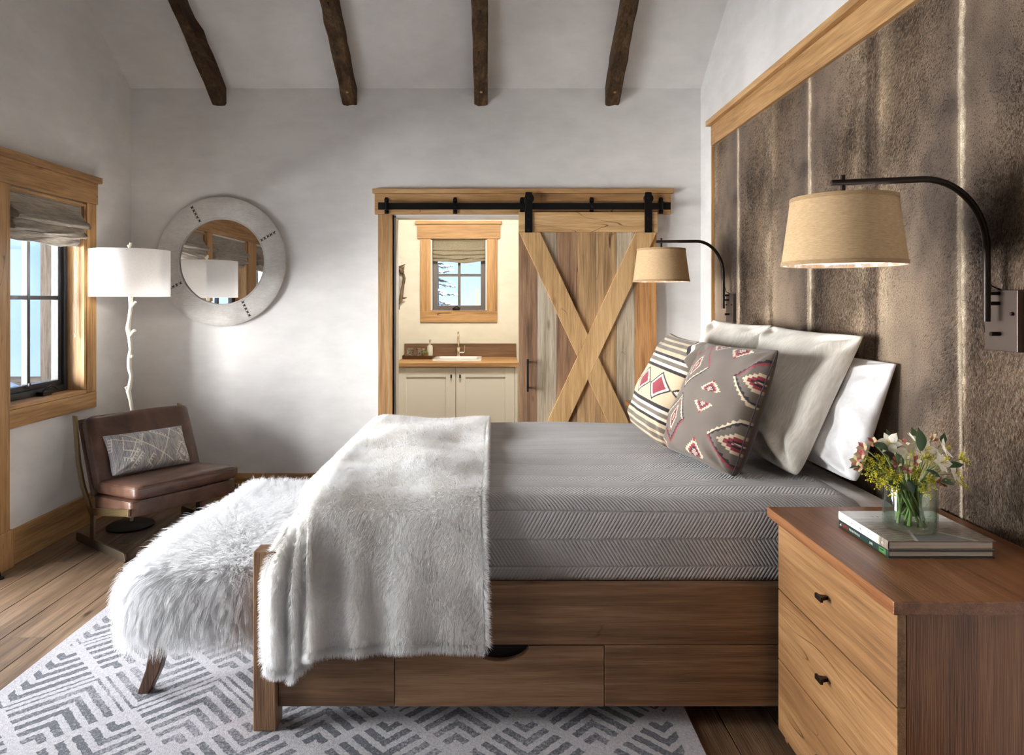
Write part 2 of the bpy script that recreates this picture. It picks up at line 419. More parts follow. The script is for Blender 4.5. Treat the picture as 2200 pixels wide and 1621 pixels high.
tag(MB().prism([(YF, 0), (YB, 0), (YB, ZE), (YRIDGE, ceil_z(YRIDGE)), (YF, gz)], 0, XR, XR+.15).build('wall_right', M_PLASTER), 'pale plaster wall rising behind the hide headboard', 'wall', kind=S)
DOOR_X = (-.716, .24)
wall_with_holes('wall_back', 'pale mottled plaster wall with the round mirror and the doorway', 1, YB, YBB, XL-.16, XR+.15, ZE+.1, [(DOOR_X[0], DOOR_X[1], 0, 2.035)], M_PLASTER)
wall_with_holes('wall_front', 'unseen wall opposite the doorway, given dark oak to cut bounced light', 1, YF-.15, YF, XL-.16, XR+.15, 3.0, [], W('bed_oak', 0))  # out of view; dark oak made up to reduce bounced light
cl = [(YB+.1, ZE-.0664), (YRIDGE, ceil_z(YRIDGE)), (YF-.1, ceil_z(YF-.1)), (YF-.1, ceil_z(YF-.1)+.15), (YRIDGE, ceil_z(YRIDGE)+.17), (YB+.1, ZE+.10)]
tag(MB().prism(cl, 0, XL-.16, XR+.15).build('ceiling', M_PLASTER), 'sloping pale plaster ceiling above the beams', 'ceiling', kind=S)
# floor: base slab with separate boards
fl = tag(B(XL-.16, XR+.15, YF-.15, YBB, -.15, -.022).build('floor', M_DARK), 'wide weathered oak plank floor', 'floor', kind=S)
y_cuts = [-1.9, -.2, .9, 2.0, 2.9, 3.7, 4.94]
x = XL; row = 0
while x < XR-.01:
    w = min(.178, XR-x); off = (row*.73) % 1.9; ys = YF
    first = True
    while ys < YB-.01:
        ln = (1.1+off) if first else 1.9+.25*math.sin(row*1.7+ys); first = False
        ye = min(ys+ln, YB)
        if YB-ye < .3: ye = YB
        B(x+.0012, x+w-.0012, ys+.001, ye-.001, -.022, 0).build('plank', W('floor_oak', 1), fl, bevel=.0015, seg=1)
        ys = ye
    x += w; row += 1
# ceiling beams
def beam(i, x0, label, notch=False):
    w, dv = .100, .125
    n = 44; mb = MB(); P = np.zeros((n, 8, 3)); rg = np.random.default_rng(40+i)
    ys = np.linspace(YB-.002, YRIDGE+.05, n)
    for k, y in enumerate(ys):
        zt = ceil_z(y)+.02; zb = ceil_z(y)-dv
        j = rg.normal(0, .0028, 8); cz = .009
        xa, xb = x0+j[0], x0+w+j[1]
        if notch and 4.22 < y < 4.50: xb -= .022
        P[k] = [(xa, y, zt), (xa, y, zb+cz+j[2]), (xa+cz, y, zb+j[3]), ((xa+xb)/2-.02, y, zb+j[4]), ((xa+xb)/2+.02, y, zb+j[5]), (xb-cz, y, zb+j[6]), (xb, y, zb+cz+j[7]), (xb, y, zt)]
    mb.grid(P, cv=True); mb.f.append(tuple(range(8))); mb.f.append(tuple(range((n-1)*8, n*8))[::-1])
    o = tag(mb.build('ceiling_beam', W('beam_wood', 1), loc=(x0, YB, ZE)), label, 'beam', 'reclaimed ceiling beams', S)
    if i:
        yp = YB-.10; zp = ceil_z(yp)-dv
        MB().tube([(x0+.052, yp, zp+.01), (x0+.052, yp-.004, zp-.003)], .010, 10).build('peg', W('trim_oak', 2), o)
    y = YB-.35
    while y > 2.0:                                 # old mortice nail holes
        MB().tube([(x0+.045+.01*math.sin(9*y), y, ceil_z(y)-dv+.004), (x0+.045+.01*math.sin(9*y), y-.03, ceil_z(y-.03)-dv-.0012)], [.004, .006], 6).build('nail_hole', M_DARK, o)
        y -= .22+.08*math.sin(7*y+i)
beam(0, -2.015, 'notched dark ceiling beam nearest the window wall', True)
beam(1, -1.080, 'dark ceiling beam above the gap between mirror and doorway')
beam(2, -.138, 'dark ceiling beam directly above the bathroom doorway')
beam(3, .802, 'dark ceiling beam nearest the hide headboard')
# baseboards
tag(B(XL, XL+.02, 3.67+.03, YB, 0, .188).build('baseboard_left', W('trim_oak', 1), bevel=.002), 'oak baseboard under the window', 'baseboard', kind=S)
tag(B(XL+.021, -.83, YB-.02, YB, 0, .188).build('baseboard_back', W('trim_oak', 0), bevel=.002), 'oak baseboard below the round mirror', 'baseboard', kind=S)
tag(B(1.22, XR, YB-.02, YB, 0, .188).build('baseboard_right', W('trim_oak', 0), bevel=.002), 'short oak baseboard behind the far nightstand', 'baseboard', kind=S)

# ------------------------------------------------------------------ window_1 in the left wall (and the glazed doors beside it)
def muntin_sash(par, axis, plane, a0, a1, z0, z1, cols, rows, fw=.05, mw=.022, th=.045, mat=None, pane=True):
    """sash frame, glazing bars and panes; axis 0: constant x, runs along y; axis 1: constant y, runs along x"""
    mat = mat or M_BLACKW
    def bx(p0, p1, q0, q1, t): return B(plane-t/2, plane+t/2, p0, p1, q0, q1) if axis == 0 else B(p0, p1, plane-t/2, plane+t/2, q0, q1)
    mb = MB()
    for (p0, p1, q0, q1) in ((a0, a0+fw, z0, z1), (a1-fw, a1, z0, z1), (a0+fw, a1-fw, z0, z0+fw), (a0+fw, a1-fw, z1-fw, z1)):
        b = bx(p0, p1, q0, q1, th); mb.add(b.v, b.f)
    sash = mb.build('sash', mat, par, bevel=.003)
    ia, ib, ja, jb = a0+fw, a1-fw, z0+fw, z1-fw
    for c in range(1, cols):
        p = ia+(ib-ia)*c/cols; bx(p-mw/2, p+mw/2, ja, jb, th*.8).build('glazing_bar', mat, par, bevel=.002)
    for r in range(1, rows):
        q = ja+(jb-ja)*r/rows; bx(ia, ib, q-mw/2, q+mw/2, th*.7).build('glazing_bar', mat, par, bevel=.002)
    if pane:
        for c in range(cols):
            for r in range(rows):
                p0 = ia+(ib-ia)*c/cols; p1 = ia+(ib-ia)*(c+1)/cols; q0 = ja+(jb-ja)*r/rows; q1 = ja+(jb-ja)*(r+1)/rows
                bx(p0+.002, p1-.002, q0+.002, q1-.002, .006).build('pane', M_PANE, par)
    return sash
w1 = thing('window_1', 'black framed window in oak casing beside the floor lamp', 'window', (XL, 4.02, .84), kind=S)
T = 'trim_oak'
B(XL, XL+.024, 4.378, 4.480, .838, 2.046).build('casing', W(T, 2), w1, bevel=.002)
B(XL, XL+.024, 3.675, 4.482, .737, .836).build('apron', W(T, 1), w1, bevel=.002)
B(XL-.005, XL+.032, 1.30, 4.484, 2.047, 2.182).build('head_casing', W(T, 1), w1, bevel=.002)
B(XL-.005, XL+.055, 1.28, 4.497, 2.183, 2.222).build('cap', W(T, 1), w1, bevel=.003)
for (y0, y1, nm) in ((4.355, 4.376, 'jamb'), (3.674, 3.69, 'jamb')): B(XL-.155, XL+.018, y0, y1, .862, 2.020).build(nm, W(T, 2), w1, bevel=.001)
B(XL-.155, XL+.018, 3.674, 4.376, 2.02, 2.036).build('jamb', W(T, 1), w1)
B(XL-.155, XL+.022, 3.672, 4.376, .838, .860).build('sill', W(T, 1), w1, bevel=.002)
frm = MB()
for (p0, p1, q0, q1) in ((3.690, 3.722, .861, 2.02), (4.322, 4.354, .861, 2.02), (3.722, 4.322, .861, .898), (3.722, 4.322, 1.985, 2.02)): frm.box(XL-.15, XL-.085, p0, p1, q0, q1)
frm.build('frame', M_BLACKW, w1, bevel=.003)
muntin_sash(w1, 0, XL-.125, 3.724, 4.320, .90, 1.983, 2, 2, fw=.032, mw=.024)
cr = MB(); cr.box(XL-.085, XL-.045, 4.055, 4.135, .862, .884)
cr.tube([(XL-.06, 4.07, .885), (XL-.05, 4.085, .905), (XL-.045, 4.125, .915), (XL-.04, 4.155, .906), (XL-.035, 4.17, .889)], .006, 8)
cr.build('crank', M_BRONZE, w1, smooth=True, angle=40)
B(XL-.092, XL-.080, 3.99, 4.002, .915, .945).build('latch', M_BLACKW, w1, bevel=.002)
# patio doors: casings run to the floor on plinth blocks
d1 = thing('door_1', 'glazed patio door with oak casing at the picture edge', 'door', (XL, 3.1, 0), kind=S)
B(XL, XL+.028, 3.548, 3.672, .20, 2.046).build('casing', W(T, 2), d1, bevel=.002)
B(XL, XL+.038, 3.540, 3.695, 0, .20).build('plinth_block', W(T, 2), d1, bevel=.003)
B(XL, XL+.028, 2.382, 2.638, 0, 2.046).build('casing', W(T, 2), d1, bevel=.002)
for (y0, y1) in ((3.525, 3.545), (2.64, 2.66)): B(XL-.155, XL+.015, y0, y1, 0, 2.035).build('jamb', W(T, 2), d1)
muntin_sash(d1, 0, XL-.12, 2.66, 3.525, .01, 2.03, 2, 4, fw=.09, mw=.028)
d2 = thing('door_2', 'second glazed patio door nearest the camera', 'door', (XL, 1.95, 0), kind=S)
B(XL, XL+.028, 1.40, 1.52, 0, 2.046).build('casing', W(T, 2), d2, bevel=.002)
muntin_sash(d2, 0, XL-.12, 1.52, 2.38, .01, 2.03, 2, 4, fw=.09, mw=.028)
# small floor catch by the patio door
ds = MB(); ds.tube([(XL+.01, 3.52, .035), (XL+.05, 3.52, .04), (XL+.075, 3.525, .034), (XL+.078, 3.525, .012)], .008, 8); ds.lathe([(0, 0), (.02, 0), (.02, .006), (.012, .012), (0, .012)], (XL+.078, 3.525, 0), 14)
tag(ds.build('door_stop', M_BLACK, smooth=True, angle=40, loc=(XL+.05, 3.52, 0)), 'small black door stop on the planks beside the patio casing', 'door stop')

# ------------------------------------------------------------------ roman shades
M_SHADE = fabric('woven_grey_shade', rgb(112, 103, 93), rgb(176, 165, 150), 14, 14, 420, trans=.12, bs_=.5)
M_SHADE_B = fabric('woven_tan_shade', rgb(124, 114, 96), rgb(172, 160, 136), 160, 160, 260, trans=.15, bs_=.3)
def roman(name, label, axis, face, a0, a1, ztop, folds, mat, out=1, n=28, sag=.010):
    """folds: list of (z, depth) along the profile from the head rail down; out = +-1 direction into the room"""
    o = thing(name, label, 'window shade', (face, (a0+a1)/2, ztop) if axis == 0 else ((a0+a1)/2, face, ztop), group=None)
    prof = []
    for i in range(len(folds)-1):
        (z0, d0), (z1, d1) = folds[i], folds[i+1]
        for t in np.linspace(0, 1, 7)[:-1]:
            e = t*t*(3-2*t); prof.append((z0+(z1-z0)*t, d0+(d1-d0)*e))
    prof.append(folds[-1])
    aa = np.linspace(a0, a1, n)
    P = np.zeros((len(prof), n, 3))
    for i, (z, d) in enumerate(prof):
        fr = i/len(prof)
        for j, a in enumerate(aa):
            u = (j/(n-1)-.5)*2
            dz = -sag*fr*(1-u*u)*(1+.5*math.sin(5*u+i*.4)); dd = .006*fr*math.sin(7*u+i*.7)
            P[i, j] = (face+out*(d+dd), a, z+dz) if axis == 0 else (a, face+out*(d+dd), z+dz)
    f = MB().grid(P).build('shade_fabric', mat, o, smooth=True)
    s = f.modifiers.new('th', 'SOLIDIFY'); s.thickness = .004
    (B(min(face, face+out*.03), max(face, face+out*.03), a0, a1, ztop-.004, ztop+.012) if axis == 0 else B(a0, a1, min(face, face+out*.03), max(face, face+out*.03), ztop-.004, ztop+.012)).build('head_rail', mat, o)
    for a in (a0, a1):
        poly = [(z, face+out*d) for (z, d) in prof]+[(prof[-1][0], face-out*.05), (prof[0][0], face-out*.05)]
        (MB().prism([(q, p) for (p, q) in poly], 1, a-.0015, a+.0015) if axis == 0 else MB().prism([(q, p) for (p, q) in poly], 0, a-.0015, a+.0015)).build('side_return', mat, o)
    return o
F1 = [(2.015, .03), (1.97, .032), (1.93, .05), (1.905, .085), (1.885, .096), (1.872, .088), (1.876, .05), (1.895, .04), (1.855, .055), (1.825, .075), (1.812, .068), (1.82, .036), (1.80, .02), (1.765, .016)]
r1 = roman('roman_shade', 'folded grey woven roman shade above the window by the floor lamp', 0, XL-.03, 3.692, 4.352, 2.018, F1, M_SHADE)
bc = MB()
for yy, zz in ((4.340, 1.22), (4.325, 1.22)): bc.tube([(XL-.025, yy, 2.0), (XL-.025, yy, zz)], .0022, 6)
bc.tube([(XL-.025, 4.340, 1.22), (XL-.025, 4.337, 1.195), (XL-.025, 4.3325, 1.19), (XL-.025, 4.328, 1.195), (XL-.025, 4.325, 1.22)], .0022, 6)
bc.build('bead_chain', plain('bead_chain', rgb(196, 180, 160), .5), r1, smooth=True)
roman('roman_shade', 'grey woven roman shade over the patio door seen in the mirror', 0, XL-.03, 2.665, 3.52, 2.018, F1, M_SHADE)
roman('roman_shade', 'grey woven roman shade over the patio door nearest the camera', 0, XL-.03, 1.54, 2.36, 2.018, F1, M_SHADE)

# ------------------------------------------------------------------ bathroom beyond the doorway
BY = 6.72
BWX = (-.611, -.063); BWZ = (1.325, 2.027)
wall_with_holes('wall_bathroom_back', 'cream plaster bathroom wall around the small window', 1, BY, BY+.16, -2.0, 1.0, 2.7, [(BWX[0], BWX[1], BWZ[0], BWZ[1])], M_BATH)
tag(B(-2.0, -1.85, YBB, BY, 0, 2.7).build('wall_bathroom_left', M_BATH), 'cream bathroom side wall hidden past the door jamb', 'wall', kind=S)
tag(B(.75, .9, YBB, BY, 0, 2.7).build('wall_bathroom_right', M_BATH), 'cream bathroom side wall behind the barn door', 'wall', kind=S)
tag(B(-2.0, 1.0, YBB, BY+.16, 2.6, 2.7).build('ceiling_bathroom', M_BATH), 'cream bathroom ceiling', 'ceiling', kind=S)
bf = tag(B(-2.0, 1.0, YBB, BY+.16, -.15, 0).build('floor_bathroom', W('floor_oak', 0)), 'bathroom floor behind the bed', 'floor', kind=S)
w2 = thing('window_2', 'small window in honey oak casing above the bathroom sink', 'window', (-.337, BY, 1.22), kind=S)
B(-.711, BWX[0], BY-.022, BY, 1.322, 2.028).build('casing', W(T, 2), w2, bevel=.002)
B(BWX[1], .036, BY-.022, BY, 1.322, 2.028).build('casing', W(T, 2), w2, bevel=.002)
B(-.711, .036, BY-.022, BY, 1.219, 1.322).build('apron', W(T, 0), w2, bevel=.002)
B(-.738, .064, BY-.030, BY, 2.029, 2.168).build('head_casing', W(T, 0), w2, bevel=.002)
B(-.756, .082, BY-.050, BY, 2.169, 2.200).build('cap', W(T, 0), w2, bevel=.003)
for (x0, x1) in ((BWX[0]-.001, BWX[0]+.014), (BWX[1]-.014, BWX[1]+.001)): B(x0, x1, BY-.01, BY+.15, 1.33, 2.02).build('jamb', M_JAMB, w2)
B(BWX[0], BWX[1], BY-.012, BY+.15, 1.318, 1.332).build('sill', W(T, 0), w2)
M_GREYW = plain('grey_window_clad', rgb(110, 102, 96), .4, .1)
muntin_sash(w2, 1, BY+.10, BWX[0]+.016, BWX[1]-.016, 1.334, 2.024, 2, 2, fw=.046, mw=.026, mat=M_GREYW)
ck = MB(); ck.box(-.40, -.33, BY+.02, BY+.06, 1.333, 1.352); ck.tube([(-.395, BY+.03, 1.35), (-.36, BY+.015, 1.372), (-.325, BY+.03, 1.352)], .006, 8)
ck.build('crank', M_BRONZE, w2, smooth=True, angle=40)
F2 = [(2.02, .02), (1.95, .022), (1.925, .034), (1.915, .02), (1.885, .038), (1.876, .022), (1.85, .040), (1.84, .024), (1.815, .030)]
roman('roman_shade', 'tan woven roman shade in the small bathroom window', 1, BY+.05, BWX[0]+.016, BWX[1]-.016, 2.012, F2, M_SHADE_B, out=-1, sag=.016)
# vanity
va = thing('vanity_cabinet', 'cream shaker vanity cabinet under the wooden counter', 'cabinet', (-.32, 6.38, 0))
VYF = 6.085
B(-.86, .215, VYF+.02, BY-.001, .08, .842).build('body', M_CREAM, va, bevel=.002)
B(-.84, .20, VYF+.08, BY-.05, 0, .08).build('toe_kick', M_CREAM, va)
for (x0, x1, kx) in ((-.855, -.336, -.372), (-.330, .188, -.294)):
    mb = MB(); z0, z1, fw = .10, .836, .085
    for (p0, p1, q0, q1) in ((x0, x0+fw, z0, z1), (x1-fw, x1, z0, z1), (x0+fw, x1-fw, z0, z0+fw), (x0+fw, x1-fw, z1-fw, z1)): mb.box(p0, p1, VYF, VYF+.02, q0, q1)
    d = mb.build('door', M_CREAM, va, bevel=.0015)
    B(x0+fw, x1-fw, VYF+.010, VYF+.019, z0+fw, z1-fw).build('recessed_panel', M_CREAM, d)
    k = MB(); k.box(kx-.0065, kx+.0065, VYF-.022, VYF-.010, .745, .775); k.tube([(kx, VYF-.011, .76), (kx, VYF, .76)], .005, 8)
    k.build('knob', M_BRONZE, d, bevel=.001)
B(.191, .213, VYF, VYF+.02, .08, .84).build('filler_strip', M_CREAM, va, bevel=.001)
ct = thing('vanity_countertop', 'thick oak countertop with backsplash around the sink', 'countertop', (-.32, 6.38, .844))
B(-.865, .222, 6.050, BY-.001, .844, .880).build('slab', W('trim_oak', 0), ct, bevel=.003)
B(-.865, .222, BY-.024, BY-.001, .8805, 1.010).build('backsplash', W('bed_oak', 0), ct, bevel=.002)
sk = MB(); cx0, cx1, cy0, cy1, zr = -.553, -.108, 6.20, 6.60, .895
def rrect(x0, x1, y0, y1, r, n=5):
    return [(x+r*math.cos(a), y+r*math.sin(a)) for (x, y, a0) in ((x1-r, y1-r, 0), (x0+r, y1-r, PI/2), (x0+r, y0+r, PI), (x1-r, y0+r, 1.5*PI)) for a in [a0+PI/2*i/n for i in range(n+1)]]
rings = [(rrect(cx0, cx1, cy0, cy1, .03), .8805), (rrect(cx0, cx1, cy0, cy1, .03), zr-.003), (rrect(cx0+.004, cx1-.004, cy0+.004, cy1-.004, .03), zr), (rrect(cx0+.04, cx1-.04, cy0+.04, cy1-.04, .03), zr), (rrect(cx0+.05, cx1-.05, cy0+.05, cy1-.05, .03), .884)]
nn = len(rings[0][0])
sk.grid(np.array([[(x, y, z) for (x, y) in r] for (r, z) in rings]), cv=True); sk.f.append(tuple(range(4*nn, 5*nn)))
tag(sk.build('bathroom_sink', M_CERAMIC, smooth=True, angle=50, loc=(-.33, 6.4, .88)), 'white rectangular drop-in sink in the vanity counter', 'sink')
fx, fy = -.336, 6.645
fa = thing('faucet', 'polished nickel arched faucet behind the bathroom sink', 'faucet', (fx, fy, .88))
MB().lathe([(.0, 0), (.027, 0), (.027, .01), (.018, .022), (.016, .075), (.020, .082), (.020, .092), (.013, .10), (.0, .10)], (fx, fy, .8805), 18).build('base', M_NICKEL, fa, smooth=True, angle=40)
MB().tube([(fx, fy, .97), (fx, fy, 1.06)]+[(fx, fy-.045+.045*math.cos(a), 1.075+.05*math.sin(a)) for a in np.linspace(0, PI, 9)]+[(fx, fy-.09, 1.045)], .0085, 10).build('spout', M_NICKEL, fa, smooth=True)
h = MB(); h.tube([(fx+.012, fy, .925), (fx+.05, fy, .925)], .012, 12); h.tube([(fx+.05, fy, .925), (fx+.058, fy, .935), (fx+.060, fy, .995)], .005, 8); h.build('handle', M_NICKEL, fa, smooth=True, angle=50)
# tray with small things
M_TRAY = plain('dark_tray_wood', rgb(96, 66, 44), .5)
ty0, ty1 = 6.42, 6.62; tx0, tx1 = -.862, -.56
tr = MB()
tr.box(tx0+.012, tx1-.02, ty0+.012, ty1-.012, .881, .889)
for (p, q) in (((tx0+.012, ty0+.012), (tx1-.02, ty0+.012)), ((tx0+.012, ty1-.012), (tx1-.02, ty1-.012))):
    s = -1 if p[1] < 6.5 else 1
    tr.add([(p[0], p[1], .881), (q[0], q[1], .881), (q[0]+.018, q[1]+s*.018, .914), (p[0]-.0, p[1]+s*.018, .914), (p[0], p[1]-s*.005, .884), (q[0], q[1]-s*.005, .884), (q[0]+.012, q[1]+s*.013, .914), (p[0], p[1]+s*.013, .914)], [(0, 1, 2, 3), (7, 6, 5, 4), (3, 2, 6, 7), (0, 4, 5, 1), (1, 5, 6, 2), (0, 3, 7, 4)])
for (xx, s) in ((tx1-.02, 1), (tx0+.012, -1)):
    tr.add([(xx, ty0+.012, .881), (xx, ty1-.012, .881), (xx+s*.018*(s > 0), ty1+.006, .914), (xx+s*.018*(s > 0), ty0-.006, .914), (xx-s*.005, ty0+.012, .884), (xx-s*.005, ty1-.012, .884), (xx+s*.012*(s > 0), ty1+.004, .914), (xx+s*.012*(s > 0), ty0-.004, .914)], [(0, 1, 2, 3), (7, 6, 5, 4), (3, 2, 6, 7), (0, 4, 5, 1), (1, 5, 6, 2), (0, 3, 7, 4)])
tag(tr.build('vanity_tray', M_TRAY, loc=(-.71, 6.52, .88)), 'brown flared tray on the vanity counter', 'tray')
def mercury():
    m, nt, bs = new_mat('mercury_glass'); n = noise(nt, coords(nt), 60, 4, .7)
    r = ramp(nt, [(.35, rgb(120, 110, 92)), (.6, rgb(232, 226, 210))]); L(nt, n, r.inputs[0]); L(nt, r.outputs[0], bs.inputs['Base Color'])
    bs.inputs['Metallic'].default_value = .85; bs.inputs['Roughness'].default_value = .22; bump(nt, n, bs, .5, .004); return m
M_MERC = mercury()
for (x, r, hgt, lab) in ((-.788, .037, .082, 'small silvery mercury glass candle jar beside the door jamb'), (-.690, .044, .086, 'wider silvery mercury glass jar behind the succulent')):
    jr = MB().lathe([(0, 0), (r*.86, 0), (r*.82, hgt*.7), (r, hgt), (r-.004, hgt), (r*.76, hgt*.7), (r*.8, .006), (0, .006)], (x, 6.53, .8895), 24)
    tag(jr.build('candle_jar', M_MERC, smooth=True, angle=45, loc=(x, 6.53, .8895)), lab, 'candle jar')
sd = thing('soap_dispenser', 'ribbed pale soap dispenser with silver pump on the tray', 'soap dispenser', (-.603, 6.555, .8895))
MB().lathe([(0, 0), (.026, 0), (.027, .10), (.022, .112), (0, .112)], (-.603, 6.555, .8895), 20).build('bottle', plain('ribbed_glaze', rgb(206, 200, 186), .3), sd, smooth=True, angle=40)
pm = MB(); pm.lathe([(0, 0), (.016, 0), (.016, .016), (.006, .018), (.006, .04), (.012, .042), (.012, .054), (0, .056)], (-.603, 6.555, 1.0015), 14); pm.tube([(-.603, 6.555, 1.048), (-.603, 6.525, 1.046), (-.603, 6.515, 1.038)], .0045, 8)
pm.build('pump', M_NICKEL, sd, smooth=True, angle=45)
su = thing('succulent', 'tiny green succulent in a terracotta pot on the tray', 'plant', (-.640, 6.485, .8895))
MB().lathe([(0, 0), (.020, 0), (.026, .036), (.023, .036), (.022, .03), (0, .03)], (-.640, 6.485, .8895), 16).build('pot', plain('terracotta', rgb(150, 92, 58), .8), su, smooth=True, angle=40)
M_SUCC = plain('succulent_green', rgb(118, 136, 62), .5)
for k in range(12):
    a = k*2.4; e = .35+.9*(k/12); r = .006; lv = MB()
    tip = Vector((math.cos(a)*math.cos(e), math.sin(a)*math.cos(e), math.sin(e)))*.036; c0 = Vector((-.640, 6.485, .924))
    lv.tube([c0, c0+tip*.5+Vector((0, 0, .002)), c0+tip], [.004, .0065, .001], 6); lv.build('leaf', M_SUCC, su, smooth=True)
# antler mirror on the bathroom wall, mostly past the jamb
am = thing('antler_mirror', 'round wall mirror framed with dark antlers beside the bathroom window', 'mirror', (-1.10, BY, 1.58))
MB().lathe([(0, 0), (.205, 0), (.205, -.018), (0, -.018)], (-1.10, BY-.001, 1.575), 48, axis=1).build('mirror_glass', M_MIRROR, am, smooth=True, angle=40)
M_ANT = wood('antler', rgb(46, 34, 24), rgb(92, 72, 52), rgb(150, 126, 98), axis=2, rough=.45, knot=0, crack=0, var=0)
for k in range(4):
    a0 = math.radians(-62+90*k); an = MB(); R = .235
    pts = [(-1.10+(R+.016*math.sin(5*t+k))*math.cos(a0+t), BY-.035-.012*math.sin(3*t), 1.575+(R+.016*math.sin(5*t+k))*math.sin(a0+t)) for t in np.linspace(0, 2.05, 16)]
    an.tube(pts, list(np.linspace(.021, .009, 16)*(1+.12*np.sin(np.arange(16)*2.1))), 9)
    for (i, ln, da) in ((2, .075, -.5), (4, .06, .35), (12, .05, .5)):
        p = Vector(pts[i]); dr = Vector((math.cos(a0+2.05*i/15+da), -.25, math.sin(a0+2.05*i/15+da))).normalized()
        an.tube([p, p+dr*ln*.55+Vector((0, 0, .006)), p+dr*ln+Vector((0, -.004, .016))], [.013, .009, .002], 8)
    an.build('antler', M_ANT, am, smooth=True)

# ------------------------------------------------------------------ doorway trim, track and barn door
t1 = thing('trim_1', 'oak door casing with wide header around the bathroom doorway', 'door casing', (-.2, YB, 0), kind=S)
B(-.826, -.722, YB-.020, YB, 0, 2.041).build('casing', W(T, 2), t1, bevel=.002)
B(.246, .35, YB-.020, YB, 0, 2.041).build('casing', W(T, 2), t1, bevel=.002)
B(-.849, 1.269, YB-.026, YB, 2.042, 2.190).build('header', W(T, 0), t1, bevel=.002)
B(-.863, 1.288, YB-.045, YB, 2.191, 2.223).build('cap', W(T, 0), t1, bevel=.003)
B(-.720, -.7145, YB-.012, YB+.004, 0, 2.036).build('shadow_gap', M_DARK, t1)
jb = MB(); jb.box(-.7155, -.700, YB+.002, YBB, 0, 2.022); jb.box(-.700, .24, YB+.002, YBB, 2.022, 2.0349); jb.box(.226, .2399, YB+.002, YBB, 0, 2.022)
jb.build('jamb_lining', M_JAMB, t1)
tk = thing('barn_door_track', 'black iron sliding track mounted on the oak header', 'door track', (.2, YB-.06, 2.09))
B(-.812, 1.238, YB-.088, YB-.080, 2.068, 2.114).build('rail', M_BLACK, tk, bevel=.001)
for px in (828, 977, 1122, 1273, 1424):
    xx = (px-VX)*4.87/F; so = MB()
    so.tube([(xx, YB-.026, 2.091), (xx, YB-.080, 2.091)], .013, 12)
    so.prism([(xx-.014+.028*0, 2.045), (xx+.014, 2.045), (xx+.015, 2.15), (xx+.009, 2.162), (xx-.009, 2.162), (xx-.015, 2.15)], 1, YB-.034, YB-.0265)
    so.tube([(xx, YB-.026, 2.148), (xx, YB-.044, 2.148)], .009, 6); so.tube([(xx, YB-.026, 2.055), (xx, YB-.044, 2.055)], .008, 6)
    b = so.build('standoff_bracket', M_BLACK, tk, bevel=.001)
    MB().tube([(xx, YB-.088, 2.091), (xx, YB-.096, 2.091)], .0095, 6).build('bolt', M_BRONZE, b)
for xx in (-.785, 1.222):
    st = MB(); st.box(xx-.028, xx+.028, YB-.096, YB-.0885, 2.066, 2.118); st.box(xx+(.024 if xx < 0 else -.034), xx+(.034 if xx < 0 else -.024), YB-.115, YB-.0885, 2.066, 2.120)
    st.build('end_stop', M_BLACK, tk, bevel=.001)
bd = thing('barn_door', 'reclaimed plank sliding barn door with an X brace', 'door', (.667, YB-.11, 0))
DX0, DX1, DZ0, DZ1 = .178, 1.158, .025, 2.050
PB, PF = YB-.095, YB-.112                       # plank back and front faces (planks hang just off the wall)
pb = [(p-VX)*4.85/F for p in (1114, 1155, 1197.5, 1241, 1282.5, 1326.5, 1366.5, 1412)]; pb[0] = DX0; pb[-1] = DX1
for k, mt in enumerate(('door_brown', 'door_grey', 'door_brown', 'door_tan', 'door_tan', 'door_grey', 'door_red')):
    B(pb[k]+.001, pb[k+1]-.001, YB-.0655, YB-.0445, DZ0, DZ1-.002).build('plank', W(mt, 2), bd, bevel=.0015)
FB, FF = YB-.066, YB-.086                       # brace layer
B(DX0, DX1, FF, FB, 1.909, DZ1).build('top_rail', W('door_brace', 0), bd, bevel=.002)
B(DX0, DX1, FF, FB, DZ0, .145).build('bottom_rail', W('door_brace', 0), bd, bevel=.002)
zt, zb, hw = 1.908, .146, .146
def brace(xa, xb, name, za=None, zc=None, yoff=0):
    # parallelogram from (xa at top) to (xb at bottom); horizontal half width
    def xx(z): return xa+(xb-xa)*(zt-z)/(zt-zb)
    z1 = zt if za is None else za; z0 = zb if zc is None else zc
    h = .074
    poly = [(xx(z1)-h, z1), (xx(z1)+h, z1), (xx(z0)+h, z0), (xx(z0)-h, z0)]
    poly = [(min(max(p, DX0), DX1), q) for (p, q) in poly]
    return MB().prism(poly, 1, FF, FB)
xl, xr = DX0+.078, DX1-.078
gr = wood('brace_grain', rgb(158, 122, 80), rgb(206, 166, 114), rgb(226, 190, 140), axis=2, rough=.7, knot=.6, saw=.5, var=.1)
brace(xr, xl, 'b').build('diagonal_brace', gr, bd, bevel=.002)
